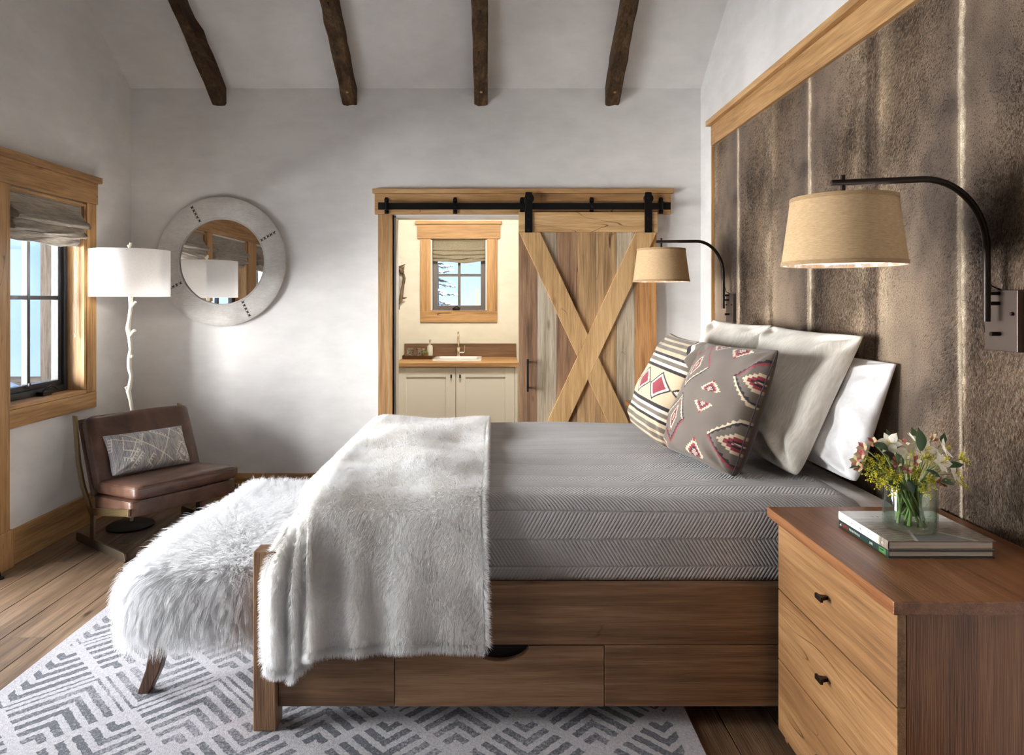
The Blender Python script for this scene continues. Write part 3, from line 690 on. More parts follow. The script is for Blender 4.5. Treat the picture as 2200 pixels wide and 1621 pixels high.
# the other diagonal is cut where the first one crosses it
zc = (zt+zb)/2; k = (xr-xl)/(zt-zb); dz = .074/k
mid = (xl+xr)/2
def half(sign):
    h = .074
    if sign > 0: poly = [(xl-h, zt), (xl+h, zt), (mid, zc+dz), (mid-h, zc)]
    else: poly = [(mid+h, zc), (mid, zc-dz), (xr-h, zb), (xr+h, zb)]
    poly = [(min(max(p, DX0), DX1), q) for (p, q) in poly]
    return MB().prism(poly, 1, FF, FB)
half(1).build('diagonal_brace', gr, bd, bevel=.002); half(-1).build('diagonal_brace', gr, bd, bevel=.002)
for px in (1136, 1393.5):
    xx = (px-VX)*4.85/F; hb = MB()
    hb.box(xx-.0265, xx+.0265, YB-.098, YB-.0865, 1.905, 2.165); hb.prism([(xx-.0265, 2.165), (xx+.0265, 2.165), (xx+.022, 2.19), (xx-.022, 2.19)], 1, YB-.098, YB-.0915)
    b = hb.build('hanger_strap', M_BLACK, bd, bevel=.002)
    MB().lathe([(0, 0), (.034, 0), (.034, .006), (.029, .010), (.034, .014), (.034, .020), (0, .020)], (xx+.004, YB-.0862, 2.147), 24, axis=1).build('wheel', M_BLACK, b, smooth=True, angle=35)
    for zz in (1.925, 2.002, 2.147): MB().tube([(xx, YB-.098, zz), (xx, YB-.106, zz)], .009, 6).build('bolt', M_BRONZE, b, bevel=.001)
xh = (1134-VX)*4.82/F; hd = MB()
hd.box(xh-.007, xh+.007, YB-.125, YB-.112, .785, 1.015)
for zz in (.81, .99): hd.box(xh-.006, xh+.006, YB-.113, YB-.0655, zz-.006, zz+.006)
hd.build('handle', M_BLACK, bd, bevel=.002)
# ------------------------------------------------------------------ headboard: three hides under an oak ledge
HX = 1.467
def hide_mat(strands=False):
    m, nt, bs = new_mat('brown_hide_hair' if strands else 'brown_hide')
    tc = nd(nt, 'TexCoord'); sp = nd(nt, 'SeparateXYZ'); L(nt, tc.outputs['Object'], sp.inputs[0])
    wob = noise(nt, coords(nt, (0, 0, 3.0)), 1.0, 2, .6); fuzz = noise(nt, coords(nt, (0, 60, 40)), 1.0, 1)
    yy = mth(nt, 'ADD', sp.outputs['Y'], mth(nt, 'MULTIPLY', mth(nt, 'SUBTRACT', wob, .5), .045)); fade = noise(nt, coords(nt, (0, .9, 1.7)), 1.0, 1)
    d = mth(nt, 'ADD', mth(nt, 'ABSOLUTE', yy), mth(nt, 'MULTIPLY', mth(nt, 'SUBTRACT', fuzz, .5), .022)); d = mth(nt, 'ADD', d, mth(nt, 'MULTIPLY', mth(nt, 'MAXIMUM', mth(nt, 'SUBTRACT', fade, .48), 0.0), .10))
    r = ramp(nt, [(.0, rgb(226, 214, 194)), (.007, rgb(196, 180, 156)), (.020, rgb(112, 94, 78)), (.06, rgb(92, 76, 63)), (.17, rgb(114, 97, 81)), (.36, rgb(130, 112, 94)), (.455, rgb(164, 146, 124)), (.482, rgb(122, 104, 88))])
    L(nt, d, r.inputs[0])
    big = noise(nt, coords(nt, (1, 2.0, 1.6)), 1.9, 2, .6, .3)
    kb = ramp(nt, [(.34, (.40, .37, .35)), (.50, (.88, .86, .84)), (.66, (1.22, 1.20, 1.16))]); L(nt, big, kb.inputs[0])
    c = mixc(nt, 1.0, r.outputs[0], kb.outputs[0], 'MULTIPLY')
    if strands:
        hi = nd(nt, 'HairInfo'); kg = ramp(nt, [(.0, (.40, .38, .36)), (.5, (.95, .94, .93)), (1.0, (1.9, 1.85, 1.78))]); L(nt, hi.outputs['Random'], kg.inputs[0])
        c = mixc(nt, 1.0, c, kg.outputs[0], 'MULTIPLY')
    else:
        g = noise(nt, coords(nt, (1, 300, 240)), 1.0, 1, .75)
        kg = ramp(nt, [(.30, (.42, .40, .38)), (.50, (.92, .92, .92)), (.70, (1.6, 1.56, 1.5))]); L(nt, g, kg.inputs[0])
        c = mixc(nt, .85, c, kg.outputs[0], 'MULTIPLY'); bump(nt, g, bs, .5, .004)
    L(nt, c, bs.inputs['Base Color']); bs.inputs['Roughness'].default_value = .6; bs.inputs['Sheen Weight'].default_value = 0 if strands else .25; bs.inputs['Specular IOR Level'].default_value = .3
    return m
M_HIDE, M_HIDEH = hide_mat(), hide_mat(True)
hb = thing('headboard', 'tall headboard wall of brown hides under an oak ledge', 'headboard', (HX, 3.11, 0))
M_SPINE = fur_mat('spine_hair', rgb(238, 228, 210), rgb(170, 152, 130))
for (y0, y1, ys) in ((3.638, 4.58, 4.112), (2.661, 3.638, 3.184), (1.66, 2.661, 2.152)):
    ny, nz = 60, 40; Y = np.linspace(y0, y1, ny); Z = np.linspace(.10, 2.452, nz); P = np.zeros((ny, nz, 3))
    for i, y in enumerate(Y):
        e = min(y-y0, y1-y); bul = .010*(1-math.exp(-e/.012)); rid = .004*math.exp(-((y-ys)/.02)**2)
        for j, z in enumerate(Z):
            P[i, j] = (HX+.009-bul-rid+.0025*math.sin(6*y+2.1*z)*min(1, e/.06), y, z)
    m = MB().grid(P)
    o = bpy.data.objects.new('hide_panel', None)
    bpy.data.objects.remove(o)
    me = m.build('hide_panel', M_HIDE, None, smooth=True, loc=(HX, ys, 1.2))
    me.parent = hb; me.location = (0, ys-3.11, 1.2); ORG[me] = Vector((HX, ys, 1.2))
    nh = 90000 if y0 < 3.6 else 60000; hz = RNG.uniform(.70, 2.45, nh); hy = RNG.uniform(max(y0, 1.88)+.004, y1-.004, nh)
    hx = np.interp(np.minimum(hy-y0, y1-hy), [0, .02, .5], [HX+.008, HX+.001, HX])-.0005; hl = RNG.uniform(.007, .014, nh)[:, None]
    hd = np.stack([-RNG.uniform(.15, .55, nh), .35*np.sign(hy-ys)+RNG.normal(0, .28, nh)+.25*np.sin(3*hz+5*hy), -1+RNG.normal(0, .25, nh)], 1); hd /= np.linalg.norm(hd, axis=1)[:, None]
    hb0 = np.stack([hx, hy, hz], 1); hair('short_hair', np.stack([hb0, hb0+hd*hl*.55, hb0+hd*hl+np.array([.0006, 0, 0])], 1), [.00050, .00045, .00015], M_HIDEH, me)
    ns = 5000; zz = np.clip(RNG.normal(1.35 if ys > 2.5 else 1.2, .55, ns), .3, 2.44); yo = ys+RNG.normal(0, .0045, ns)*(.6+.5*np.sin(zz*4+ys))+.006*np.sin(zz*3.1+ys*7); ln = RNG.uniform(.004, .011, ns)
    base = np.stack([np.full(ns, HX-.006), yo, zz], 1); dr = np.stack([-RNG.uniform(.35, .8, ns), RNG.normal(0, .45, ns), -RNG.uniform(.4, 1.0, ns)], 1)
    dr /= np.linalg.norm(dr, axis=1)[:, None]
    hr = hair('spine_fur', np.stack([base, base+dr*ln[:, None]*.5, base+dr*ln[:, None]+np.array([0, 0, -.002])], 1), [.00035, .00028, .0001], M_SPINE, me)
B(1.447, XR-.001, 1.62, 4.586, 2.453, 2.585).build('fascia', W(T, 1), hb, bevel=.002)
B(1.418, XR-.001, 1.59, 4.606, 2.586, 2.622).build('cap', W(T, 1), hb, bevel=.003)
B(1.452, XR-.001, 4.582, 4.598, 0, 2.452).build('side_trim', W(T, 2), hb, bevel=.001)
B(1.452, XR-.001, 1.642, 1.659, 0, 2.452).build('side_trim', W(T, 2), hb, bevel=.001)
B(1.475, XR-.001, 1.66, 4.58, .05, 2.45).build('backing_board', M_DARK, hb)

# ------------------------------------------------------------------ nightstands
def nightstand(y0, label):
    o = thing('nightstand', label, 'nightstand', (1.19, y0+.358, 0), group='oak nightstands')
    y1 = y0+.717
    for (a, b) in ((.897, 1.081), (1.082, 1.27), (1.271, 1.462)):
        pass
    B(.897, 1.450, y0, y1, .716, .747).build('top', W('stand_shaded', 1), o, bevel=.003)
    B(.944, 1.449, y0+.030, y0+.052, .0, .7155).build('side_panel', W('stand_shaded', 2), o, bevel=.001)  # shade of the side facing the camera put into the wood tone
    B(.944, 1.449, y1-.052, y1-.030, .0, .7155).build('side_panel', W('stand_shaded', 2), o, bevel=.001)
    B(.948, 1.449, y0+.052, y1-.052, .03, .715).build('carcass', W('stand_oak', 1), o)
    for (z0, z1) in ((.4925, .714), (.2675, .4895), (.04, .2645)):
        d = B(.922, .943, y0+.030, y1-.030, z0, z1).build('drawer', W('stand_oak', 1), o, bevel=.002)
        zc = (z0+z1)/2; yc = y0+.358; k = MB()
        k.box(.894, .902, yc-.018, yc+.018, zc-.007, zc+.007); k.prism([(.902, yc-.012), (.9215, yc-.005), (.9215, yc+.005), (.902, yc+.012)], 2, zc-.005, zc+.005)
        k.build('pull', M_BRONZE, d, bevel=.0015)
    return o
# second stand beyond the bed is a copy of the first
ns1 = nightstand(1.543, 'three-drawer oak nightstand holding the books and flowers')
ns2 = copy_tree(ns1); ns2.location.y += 2.43; ns2['label'] = 'oak nightstand on the far side of the bed, mostly hidden by the pillows'

# ------------------------------------------------------------------ bed
bed = thing('bed', 'reclaimed oak platform bed with square posts and side drawer', 'bed', (.33, 3.13, 0))
BK = 'bed_oak'; RY = 2.285; BFY = 3.965
for (y0, y1) in ((2.260, 2.335), (3.925, 4.0)):
    B(-.789, -.714, y0, y1, .0095, .598).build('post', W(BK, 2), bed, bevel=.004)
B(-.713, 1.450, RY, RY+.040, .2815, .478).build('side_rail', W(BK, 0), bed, bevel=.002)
B(-.713, -.329, RY, RY+.03, .077, .2795).build('lower_panel', W(BK, 0), bed, bevel=.002)
B(.369, 1.450, RY, RY+.03, .077, .2795).build('lower_panel', W(BK, 0), bed, bevel=.002)
# drawer front with a half-moon cut-out
dcx = .02; R_ = .098
arc = [(dcx+R_*math.cos(a), .2775+.052*math.sin(a)) for a in np.linspace(2*PI, PI, 17)]
poly = [(-.3265, .077), (.3665, .077), (.3665, .2775)]+arc+[(-.3265, .2775)]
MB().prism(poly, 1, RY+.001, RY+.026).build('drawer_front', W(BK, 0), bed, bevel=0)
B(-.31, .35, RY+.03, RY+.55, .085, .27).build('drawer_box', M_DARK, bed)
B(-.713, 1.450, BFY-.04, BFY, .077, .478).build('side_rail', W(BK, 0), bed, bevel=.002)
B(-.772, -.732, 2.336, 3.924, .10, .54).build('footboard', W(BK, 1), bed, bevel=.003)
B(-.70, 1.45, RY+.041, BFY-.041, .405, .436).build('platform', W(BK, 0), bed)
B(1.40, 1.45, RY+.041, BFY-.041, 0, .404).build('head_support', W(BK, 1), bed)
M_SHEET = fabric('white_cotton', rgb(218, 216, 217), rgb(234, 233, 234), 30, 30, 30, bs_=.12, sheen=.2)
mt = MB().rbox((.395, 3.13, .582), (1.025, .785, .146), .07, 14)
tag(mt.build('mattress', M_SHEET, smooth=True, loc=(.4, 3.13, .437)), 'mattress in a white fitted sheet showing at the pillow end', 'mattress')
def quilt_mat():
    m, nt, bs = new_mat('grey_herringbone_quilt')
    uvn = nd(nt, 'TexCoord'); sp = nd(nt, 'SeparateXYZ'); L(nt, uvn.outputs['UV'], sp.inputs[0])
    u, v = sp.outputs['X'], sp.outputs['Y']; bw = .092
    tri = mth(nt, 'PINGPONG', v, bw)
    dg = mth(nt, 'ADD', mth(nt, 'MULTIPLY', u, 1.0), mth(nt, 'MULTIPLY', tri, .62))
    st = mth(nt, 'ABSOLUTE', mth(nt, 'SINE', mth(nt, 'MULTIPLY', dg, PI/.0128)))
    seam = mth(nt, 'PINGPONG', v, bw); se = mth(nt, 'MINIMUM', seam, mth(nt, 'SUBTRACT', bw, seam))
    sk = mth(nt, 'MULTIPLY', se, 160, clamp=True)
    bead = mth(nt, 'ABSOLUTE', mth(nt, 'SINE', mth(nt, 'MULTIPLY', v, PI/.009)))
    h = mth(nt, 'MULTIPLY', mth(nt, 'ADD', mth(nt, 'POWER', st, .55), mth(nt, 'MULTIPLY', bead, .22)), sk)
    n1 = noise(nt, coords(nt), 2.6, 3, .6)
    r = ramp(nt, [(.3, rgb(148, 146, 148)), (.7, rgb(176, 174, 176))]); L(nt, n1, r.inputs[0])
    k = ramp(nt, [(.05, (.60, .60, .61)), (.6, (1, 1, 1))]); L(nt, h, k.inputs[0])
    c = mixc(nt, .75, r.outputs[0], k.outputs[0], 'MULTIPLY')
    # light caught by every other band, painted in as a paler tone
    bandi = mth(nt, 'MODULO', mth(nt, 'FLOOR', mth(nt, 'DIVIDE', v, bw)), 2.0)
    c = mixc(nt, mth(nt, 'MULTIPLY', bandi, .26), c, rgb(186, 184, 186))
    L(nt, c, bs.inputs['Base Color']); bs.inputs['Roughness'].default_value = .78; bs.inputs['Sheen Weight'].default_value = .35; bs.inputs['Specular IOR Level'].default_value = .25
    bump(nt, h, bs, .5, .0045)
    return m
# quilt: cross-section path from the near hem over the bed to the far hem
def path_quilt():
    pts = [(2.327, .480), (2.326, .60), (2.328, .665)]
    for a in np.linspace(PI, PI/2, 9)[1:]: pts.append((2.328+.085+.085*math.cos(a), .668+.074*math.sin(a)))
    for y in np.linspace(2.45, 3.80, 46): pts.append((y, .742))
    for a in np.linspace(PI/2, 0, 8): pts.append((3.852+.078*math.cos(a), .668+.074*math.sin(a)))
    pts += [(3.931, .58), (3.928, .49)]
    q = np.array(pts); ds = np.r_[0, np.cumsum(np.linalg.norm(np.diff(q, axis=0), axis=1))]
    t = np.linspace(0, ds[-1], 150); return np.stack([np.interp(t, ds, q[:, 0]), np.interp(t, ds, q[:, 1])], 1), t
Q, QT = path_quilt()
def build_quilt():
    # foot end: the sheet of cloth rolls over at X = -.655 and drops
    us = []; xs = []; dz = []
    for s in np.linspace(.24, .0, 12)[:-1]: xs.append(-.668); dz.append(-s-.06)
    for a in np.linspace(0, PI/2, 7): xs.append(-.668+.06*(1-math.cos(a))); dz.append(-.06+.06*math.sin(a))
    for x in np.linspace(-.60, 1.262, 130)[1:]: xs.append(x); dz.append(0)
    xs = np.array(xs); dz = np.array(dz); nu, nv = len(xs), len(Q); P = np.zeros((nu, nv, 3)); uv = np.zeros((nu, nv, 2))
    for i in range(nu):
        x = xs[i]; d = dz[i]
        y = Q[:, 0].copy(); z = Q[:, 1].copy()
        ztop = .742+d; 
        if d < 0: z = np.minimum(z, np.maximum(ztop, .47))
        top = np.clip((z-.64)/.1, 0, 1)
        z = z+top*(.0035*np.sin(x*7+y*3)+.003*np.sin(x*3.1-y*8+1))
        side = 1-top
        wr = .004*np.sin(x*5+1)*side*np.clip((z-.48)/.1, 0, 1)
        fold = .010*np.exp(-((x-1.135+.35*(z-.6))/.022)**2)*side*np.clip((z-.5)/.05, 0, 1) if x > .9 else 0
        y = y-np.where(y < 3, wr+fold, 0)
        # rounded corner at the head end of the quilt
        if x > 1.2: z = z-.012*np.clip((x-1.2)/.06, 0, 1)**2*top
        P[i, :, 0] = x; P[i, :, 1] = y; P[i, :, 2] = z; uv[i, :, 0] = x+d*.9; uv[i, :, 1] = QT-.0446+.092*2
    # hem at the head runs back toward the wall on top of the bed, curving forward down the side
    m = MB().grid(P)
    o = m.build('quilt', quilt_mat(), smooth=True, loc=(.3, 3.13, .48), uv=uv.reshape(-1, 2))
    s = o.modifiers.new('th', 'SOLIDIFY'); s.thickness = .008; s.offset = -1
    return tag(o, 'grey herringbone stitched quilt covering the bed', 'quilt')
build_quilt()

# ------------------------------------------------------------------ cushions on the bed
def pillow(name, label, TL, TR, BL, BR, T_, mat, paint=None, n=90, pinch=.06, back=None, group=None, wr=.004, seed=0, p=.55, cat='pillow', sag=.2, fold=0.0, bk=.85):
    """four corner points; front faces the -X side (normal = right x up)"""
    TL, TR, BL, BR = map(Vector, (TL, TR, BL, BR)); c = (TL+TR+BL+BR)/4
    ux = ((TR+BR)-(TL+BL))/2; vy = ((TL+TR)-(BL+BR))/2
    w, h = ux.length, vy.length; ex = ux.normalized(); ey = (vy-ex*vy.dot(ex)).normalized(); ez = ex.cross(ey)
    rg = np.random.default_rng(seed); ph = rg.uniform(0, 6, 12)
    t = np.linspace(-1, 1, n+1); t = np.sign(t)*np.abs(t)**.85; V, U = np.meshgrid(t, t)
    pv = np.where(V < 0, p*.72, p); edge = np.clip((1-U**2), 0, 1)**p*np.clip((1-V**2), 0, 1)**pv
    cq = np.where(V < 0, .05, .008)*(U*V)**6
    X = w/2*U*(1-pinch*(1-V**2)*U**2-cq); Y = h/2*V*(1-pinch*(1-U**2)*V**2-cq)
    Z = T_/2*edge*(1-sag*V)
    cr = np.minimum(1-np.abs(U), 1-np.abs(V))
    wrk = wr*np.clip(cr*6, 0, 1)*(np.sin(5*U+7*V+ph[0])*np.sin(3*V-4*U+ph[1])+.6*np.sin(11*U-6*V+ph[2])*np.exp(-3*cr)+.7*np.sin(14*V+5*U+ph[3])*np.exp(-6*cr))
    # creases running in from the corners
    for (cu, cv, k) in ((1, 1, 4), (-1, 1, 5), (1, -1, 6), (-1, -1, 7)):
        a = np.arctan2(V-cv, U-cu); r = np.hypot(U-cu, V-cv)
        wrk = wrk+wr*1.6*np.sin(9*a+ph[k])*np.exp(-((r-.35)/.22)**2)*np.clip(cr*8, 0, 1)
    if fold: wrk = wrk+fold*np.exp(-((V+.35+.4*U)/.10)**2)*np.clip(1-U, 0, 1)*(-1)*np.clip(cr*4, 0, 1)
    Zf = Z+wrk; Zb = -Z*bk
    pf = np.stack([X, Y, Zf], 2); pb_ = np.stack([X, Y, Zb], 2)
    N = n+1; mb = MB(); idx = np.arange(N*N).reshape(N, N)
    vs = pf.reshape(-1, 3); inner = np.zeros((N, N), bool); inner[1:-1, 1:-1] = True
    bid = idx.copy(); bid[inner] = N*N+np.arange(inner.sum())
    allv = np.concatenate([vs, pb_[inner]]); fs = []
    a, b, cc, d = idx[:-1, :-1].ravel(), idx[1:, :-1].ravel(), idx[1:, 1:].ravel(), idx[:-1, 1:].ravel()
    fs += list(zip(a.tolist(), b.tolist(), cc.tolist(), d.tolist()))
    a, b, cc, d = bid[:-1, :-1].ravel(), bid[1:, :-1].ravel(), bid[1:, 1:].ravel(), bid[:-1, 1:].ravel()
    fs += list(zip(d.tolist(), cc.tolist(), b.tolist(), a.tolist()))
    mb.v = allv.tolist(); mb.f = fs; colr = None
    if paint is not None:
        colr = np.zeros((len(allv), 3)); colr[:N*N] = paint(U, V).reshape(-1, 3); colr[N*N:] = back
    o = mb.build(name, mat, smooth=True, col=colr)
    Mx = Matrix((ex, ey, ez)).transposed().to_4x4(); Mx.translation = c; o.matrix_world = Mx
    return tag(o, label, cat, group)
def L3(r, g, b): return np.array(rgb(r, g, b)[:3])
TAN, DRK, CRM, GRY, RED = L3(202, 182, 154), L3(58, 52, 54), L3(220, 211, 192), L3(122, 112, 102), L3(148, 66, 74)
def paint_stripes(U, V):
    C = np.zeros(U.shape+(3,)); C[:] = GRY
    v = np.abs(V+.02)
    seq = [(.30, TAN), (.36, DRK), (.415, CRM), (.485, GRY), (.535, CRM), (.59, DRK), (.66, TAN), (.74, GRY), (.79, TAN), (.86, GRY), (.91, TAN), (.97, GRY), (2, TAN)]
    lo = 0
    for hi, c in seq: C[(v >= lo) & (v < hi)] = c; lo = hi
    for cx in (-.78, -.12, .54, 1.2):
        dd = np.abs(U-cx)/.33+np.abs(V+.02)/.27
        C[dd < 1.0] = DRK; C[dd < .86] = CRM; C[dd < .66] = RED
    # stripes turn down at the seamed corners
    k = (U-V*.0) ; cor = (U > .72) & (V > .42) & (U+V > 1.42)
    s = (U-.72)*2.2; 
    for lo, hi, c in ((0, .16, DRK), (.16, .3, CRM), (.3, .62, GRY)): C[cor & (s >= lo) & (s < hi)] = c
    return C
GRD, RD2, BK2, CR2 = L3(116, 106, 98), L3(150, 64, 72), L3(56, 52, 58), L3(216, 198, 170)
def saw(x): return np.abs((x % 1)-.5)*2
def paint_diamonds(U, V):
    C = np.zeros(U.shape+(3,)); C[:] = GRD
    def motif(cx, cy, w, h, half=0):
        x = (U-cx)/w; y = (V-cy)/h
        q = np.abs(x); st = np.floor(q*6)/6+.08
        d = st+np.abs(y)
        if half: d = np.where(y*half < -.18, 9, d)
        zig = (np.floor((x+y)*9) % 2) == 0
        C[d < 1.0] = CR2; C[(d < .74)] = RD2; C[(d < .5)] = BK2
        m = d < .34; C[m & zig] = CRM; C[m & ~zig] = RD2
        C[(np.abs(x) < .12) & (np.abs(np.abs(y)-.92) < .14) & (half*y >= -.18)] = RD2
    def zigdiamond(cx, cy, w, h, top, bot):
        x = (U-cx)/w; y = (V-cy)/h; d = np.abs(x)+np.abs(y); t = (np.abs(x)-np.abs(y))
        th = .055+.10*(1-saw(t*3.6))
        a = (d > 1) & (d < 1+th); b = (d <= 1) & (d > 1-th)
        up = y > 0
        C[a & up] = top[0]; C[b & up] = top[1]; C[a & ~up] = bot[0]; C[b & ~up] = bot[1]
    for (cx, cy, tp, bt) in ((-.46, .50, (RD2, GRD), (BK2, CR2)), (-.42, -.44, (BK2, CR2), (RD2, BK2)), (1.06, .44, (BK2, RD2), (CR2, BK2)), (1.06, -.52, (CR2, BK2), (RD2, BK2))):
        zigdiamond(cx, cy, .40, .40, tp, bt)
    motif(-.46, .50, .13, .23); motif(-.42, -.44, .14, .25); motif(1.04, .44, .22, .20); motif(1.04, -.52, .22, .20)
    motif(.34, .14, .24, .15, 1); motif(.30, -.10, .24, .15, -1); motif(.42, .90, .24, .17, -1); motif(-.20, .95, .22, .13); motif(.36, -.88, .22, .22, 1); motif(-.85, -.93, .2, .2); motif(-.9, .02, .2, .16)
    return C
M_LINEN = fabric('ivory_slub_linen', rgb(212, 204, 192), rgb(240, 234, 224), 240, 16, 60, bs_=.22, sheen=.2)
ZQ = .748
pillow('bed_pillow', 'smooth white pillow against the hides beside the flowers', (1.425, 3.16, 1.20), (1.450, 2.47, 1.20), (1.285, 3.16, ZQ+.02), (1.305, 2.47, ZQ+.01), .19, M_SHEET, bk=.3, n=80, seed=3, wr=.012, p=.42, pinch=.02, group='bed pillows')
pillow('linen_cushion', 'large ivory linen cushion in front of the white pillow', (1.335, 3.29, 1.305), (1.405, 2.585, 1.29), (1.08, 3.27, ZQ+.015), (1.135, 2.60, ZQ+.005), .27, M_LINEN, n=80, bk=.35, seed=4, wr=.012, fold=.03, pinch=.05, p=.40, group='linen cushions')
pillow('linen_cushion', 'ivory linen cushion at the far side of the bed', (1.225, 3.83, 1.325), (1.36, 3.30, 1.30), (1.02, 3.84, ZQ+.01), (1.12, 3.30, ZQ+.01), .24, M_LINEN, n=70, seed=5, wr=.010, pinch=.05, p=.42, group='linen cushions')
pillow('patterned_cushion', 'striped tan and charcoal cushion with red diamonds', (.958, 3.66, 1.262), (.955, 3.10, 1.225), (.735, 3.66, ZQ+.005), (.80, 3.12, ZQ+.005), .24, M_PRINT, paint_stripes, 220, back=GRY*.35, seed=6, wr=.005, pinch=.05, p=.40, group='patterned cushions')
pc = pillow('patterned_cushion', 'grey brown cushion with small stepped diamond motifs', (.995, 3.11, 1.225), (1.075, 2.60, 1.242), (.768, 3.125, ZQ+.012), (.905, 2.60, ZQ), .24, M_PRINT, paint_diamonds, 230, back=L3(74, 62, 52), seed=8, wr=.005, pinch=.05, p=.38, group='patterned cushions')
# dark piping along the near seam of the diamond cushion
def piping(o, n, col):
    me = o.data; N = n+1; ring = [me.vertices[(N-1)*N+j].co.copy() for j in range(0, N, 4)]
    m = MB().tube([tuple(v) for v in ring], .0035, 6); q = m.build('piping', plain('piping_cord', col, .8), None, smooth=True); q.parent = o; return q
piping(pc, 230, rgb(62, 54, 58))

# ------------------------------------------------------------------ wall sconces
M_LSHADE = fabric('tan_linen_shade', rgb(206, 172, 130), rgb(232, 202, 160), 60, 60, 520, trans=.25, bs_=.12, sheen=.1)
M_LBAND = fabric('tan_shade_band', rgb(158, 128, 92), rgb(186, 154, 114), 60, 60, 520, bs_=.25)
M_INSIDE = plain('shade_lining', rgb(240, 238, 240), .7)
def sconce(yc, dz, label, swing):
    o = thing('wall_sconce', label, 'wall lamp', (1.437, yc, 1.365+dz), group='swing arm wall sconces')
    xf = 1.447; z0 = dz
    B(xf, HX+.006, yc-.0635, yc+.0635, 1.278+z0, 1.452+z0).build('backplate', M_PLATE, o, bevel=.002)
    ax = xf-.034
    for zz in (1.443, 1.414): MB().tube([(xf, yc+.008, zz+z0), (ax, yc+.008, zz+z0)], .0055, 8).build('standoff', M_BRONZE, o)
    for yy in (-.047, .047): MB().lathe([(0, -.008), (.004, -.007), (.0055, -.003), (.0055, 0)], (xf, yc+yy, 1.385+z0), 10, axis=0).build('screw', M_BRONZE, o, smooth=True)
    MB().tube([(xf, yc+.004, 1.327+z0), (xf-.026, yc+.004, 1.327+z0)], .0062, 12).build('switch_knob', M_BRONZE, o, smooth=True, angle=40)
    ya = yc+.008
    cs, sn = math.cos(math.radians(swing)), math.sin(math.radians(swing))
    pts = [(ax, ya, 1.362+z0), (ax, ya, 1.57+z0)]+[(ax-cs*.165*(1-math.cos(a)), ya+sn*.165*(1-math.cos(a)), 1.57+.205*math.sin(a)+z0) for a in np.linspace(0, PI/2, 14)[1:]]+[(ax-cs*.413, ya+sn*.413, 1.772+z0)]
    MB().tube(pts, .0098, 12).build('arm', M_BRONZE, o, smooth=True, angle=50)
    cord_y = ya; cx = ax-cs*.382; ya = ya+sn*.382
    st = MB(); st.tube([(cx, ya, 1.70+z0), (cx, ya, 1.794+z0)], .0068, 10); st.tube([(cx, ya, 1.69+z0), (cx, ya, 1.71+z0)], .011, 12); st.build('stem', M_BRONZE, o, smooth=True, angle=40)
    zt_, zb_ = 1.728+z0, 1.526+z0; rt, rb = .144, .170
    def rr(z): return rb+(rt-rb)*(z-zb_)/(zt_-zb_)
    sh = MB().lathe([(rr(z), z) for z in np.linspace(zb_, zt_, 6)], (cx, ya, 0), 64).build('shade', M_LSHADE, o, smooth=True)
    MB().lathe([(rr(z)-.003, z) for z in np.linspace(zb_+.001, zt_-.001, 3)], (cx, ya, 0), 64).build('shade_lining', M_INSIDE, o, smooth=True)
    for (za, zb2, nm) in ((zt_-.012, zt_, 'top_band'), (zb_, zb_+.012, 'bottom_band')):
        MB().lathe([(rr(za)-.003, za), (rr(za)+.002, za), (rr(zb2)+.002, zb2), (rr(zb2)-.003, zb2)], (cx, ya, 0), 64, closed=True).build(nm, M_LBAND, o, smooth=True, angle=40)
    sp = MB()
    for k in range(3):
        a = 2*PI*k/3+.4; sp.tube([(cx, ya, zt_-.012), (cx+rt*math.cos(a)*.99, ya+rt*math.sin(a)*.99, zt_-.006)], .002, 6)
    sp.build('spider', M_BRONZE, o)
    bl = MB().lathe([(0, -.06), (.018, -.055), (.028, -.035), (.026, -.015), (.013, .012), (.013, .03), (0, .03)], (cx, ya, 1.68+z0), 18).build('bulb', plain('frosted_bulb', rgb(245, 242, 236), .3), o, smooth=True)
    bulb_light('sconce_light', (cx, ya, 1.60+z0), 2.2, (1.0, .92, .84), o)  # added fill for the shaded cushions, not a lit bulb
    ya = cord_y
    MB().tube([(ax-.02, ya+.004, 1.66+z0), (ax+.004, ya+.012, 1.56+z0), (ax+.012, ya+.014, 1.50+z0), (ax+.020, ya+.010, 1.465+z0), (xf+.008, ya, 1.452+z0)], .0022, 6).build('cord', M_BRONZE, o, smooth=True)
    return o
sconce(1.965, 0.0, 'bronze swing-arm sconce with tan shade above the near nightstand', 11)
sconce(4.225, .014, 'bronze swing-arm sconce with tan shade in front of the barn door', 0)

# ------------------------------------------------------------------ books, vase and flowers on the near nightstand
ZN = .7475
M_PAGE = fabric('page_block', rgb(196, 184, 168), rgb(222, 212, 196), 2, 2, 900, bs_=.1, sheen=0)
M_GREENB = plain('dark_green_cover', rgb(34, 58, 54), .35)
def cover_mat():
    m, nt, bs = new_mat('photo_cover'); a = nd(nt, 'VertexColor'); a.layer_name = 'Col'; L(nt, a.outputs[0], bs.inputs['Base Color']); bs.inputs['Roughness'].default_value = .25; return m
M_COVER = cover_mat()
bx0, bx1, by0, by1 = 1.036, 1.318, 1.807, 2.066
b2 = thing('book', 'dark green hardcover book lying under the photo book', 'book', (1.18, 1.94, ZN), group='stacked books')
B(bx0+.004, bx1-.006, by0+.004, by1-.004, ZN+.0035, ZN+.0155).build('pages', M_PAGE, b2)
cv = MB(); cv.box(bx0, bx1-.002, by0, by1, ZN, ZN+.003); cv.box(bx0, bx1-.002, by0, by1, ZN+.016, ZN+.019); cv.box(bx0, bx0+.003, by0, by1, ZN+.003, ZN+.016)
cv.build('cover', M_GREENB, b2, bevel=.0008)
Ms = Matrix(((0, 0, -1, bx0-.0001), (-1, 0, 0, 0), (0, 1, 0, 0), (0, 0, 0, 1)))
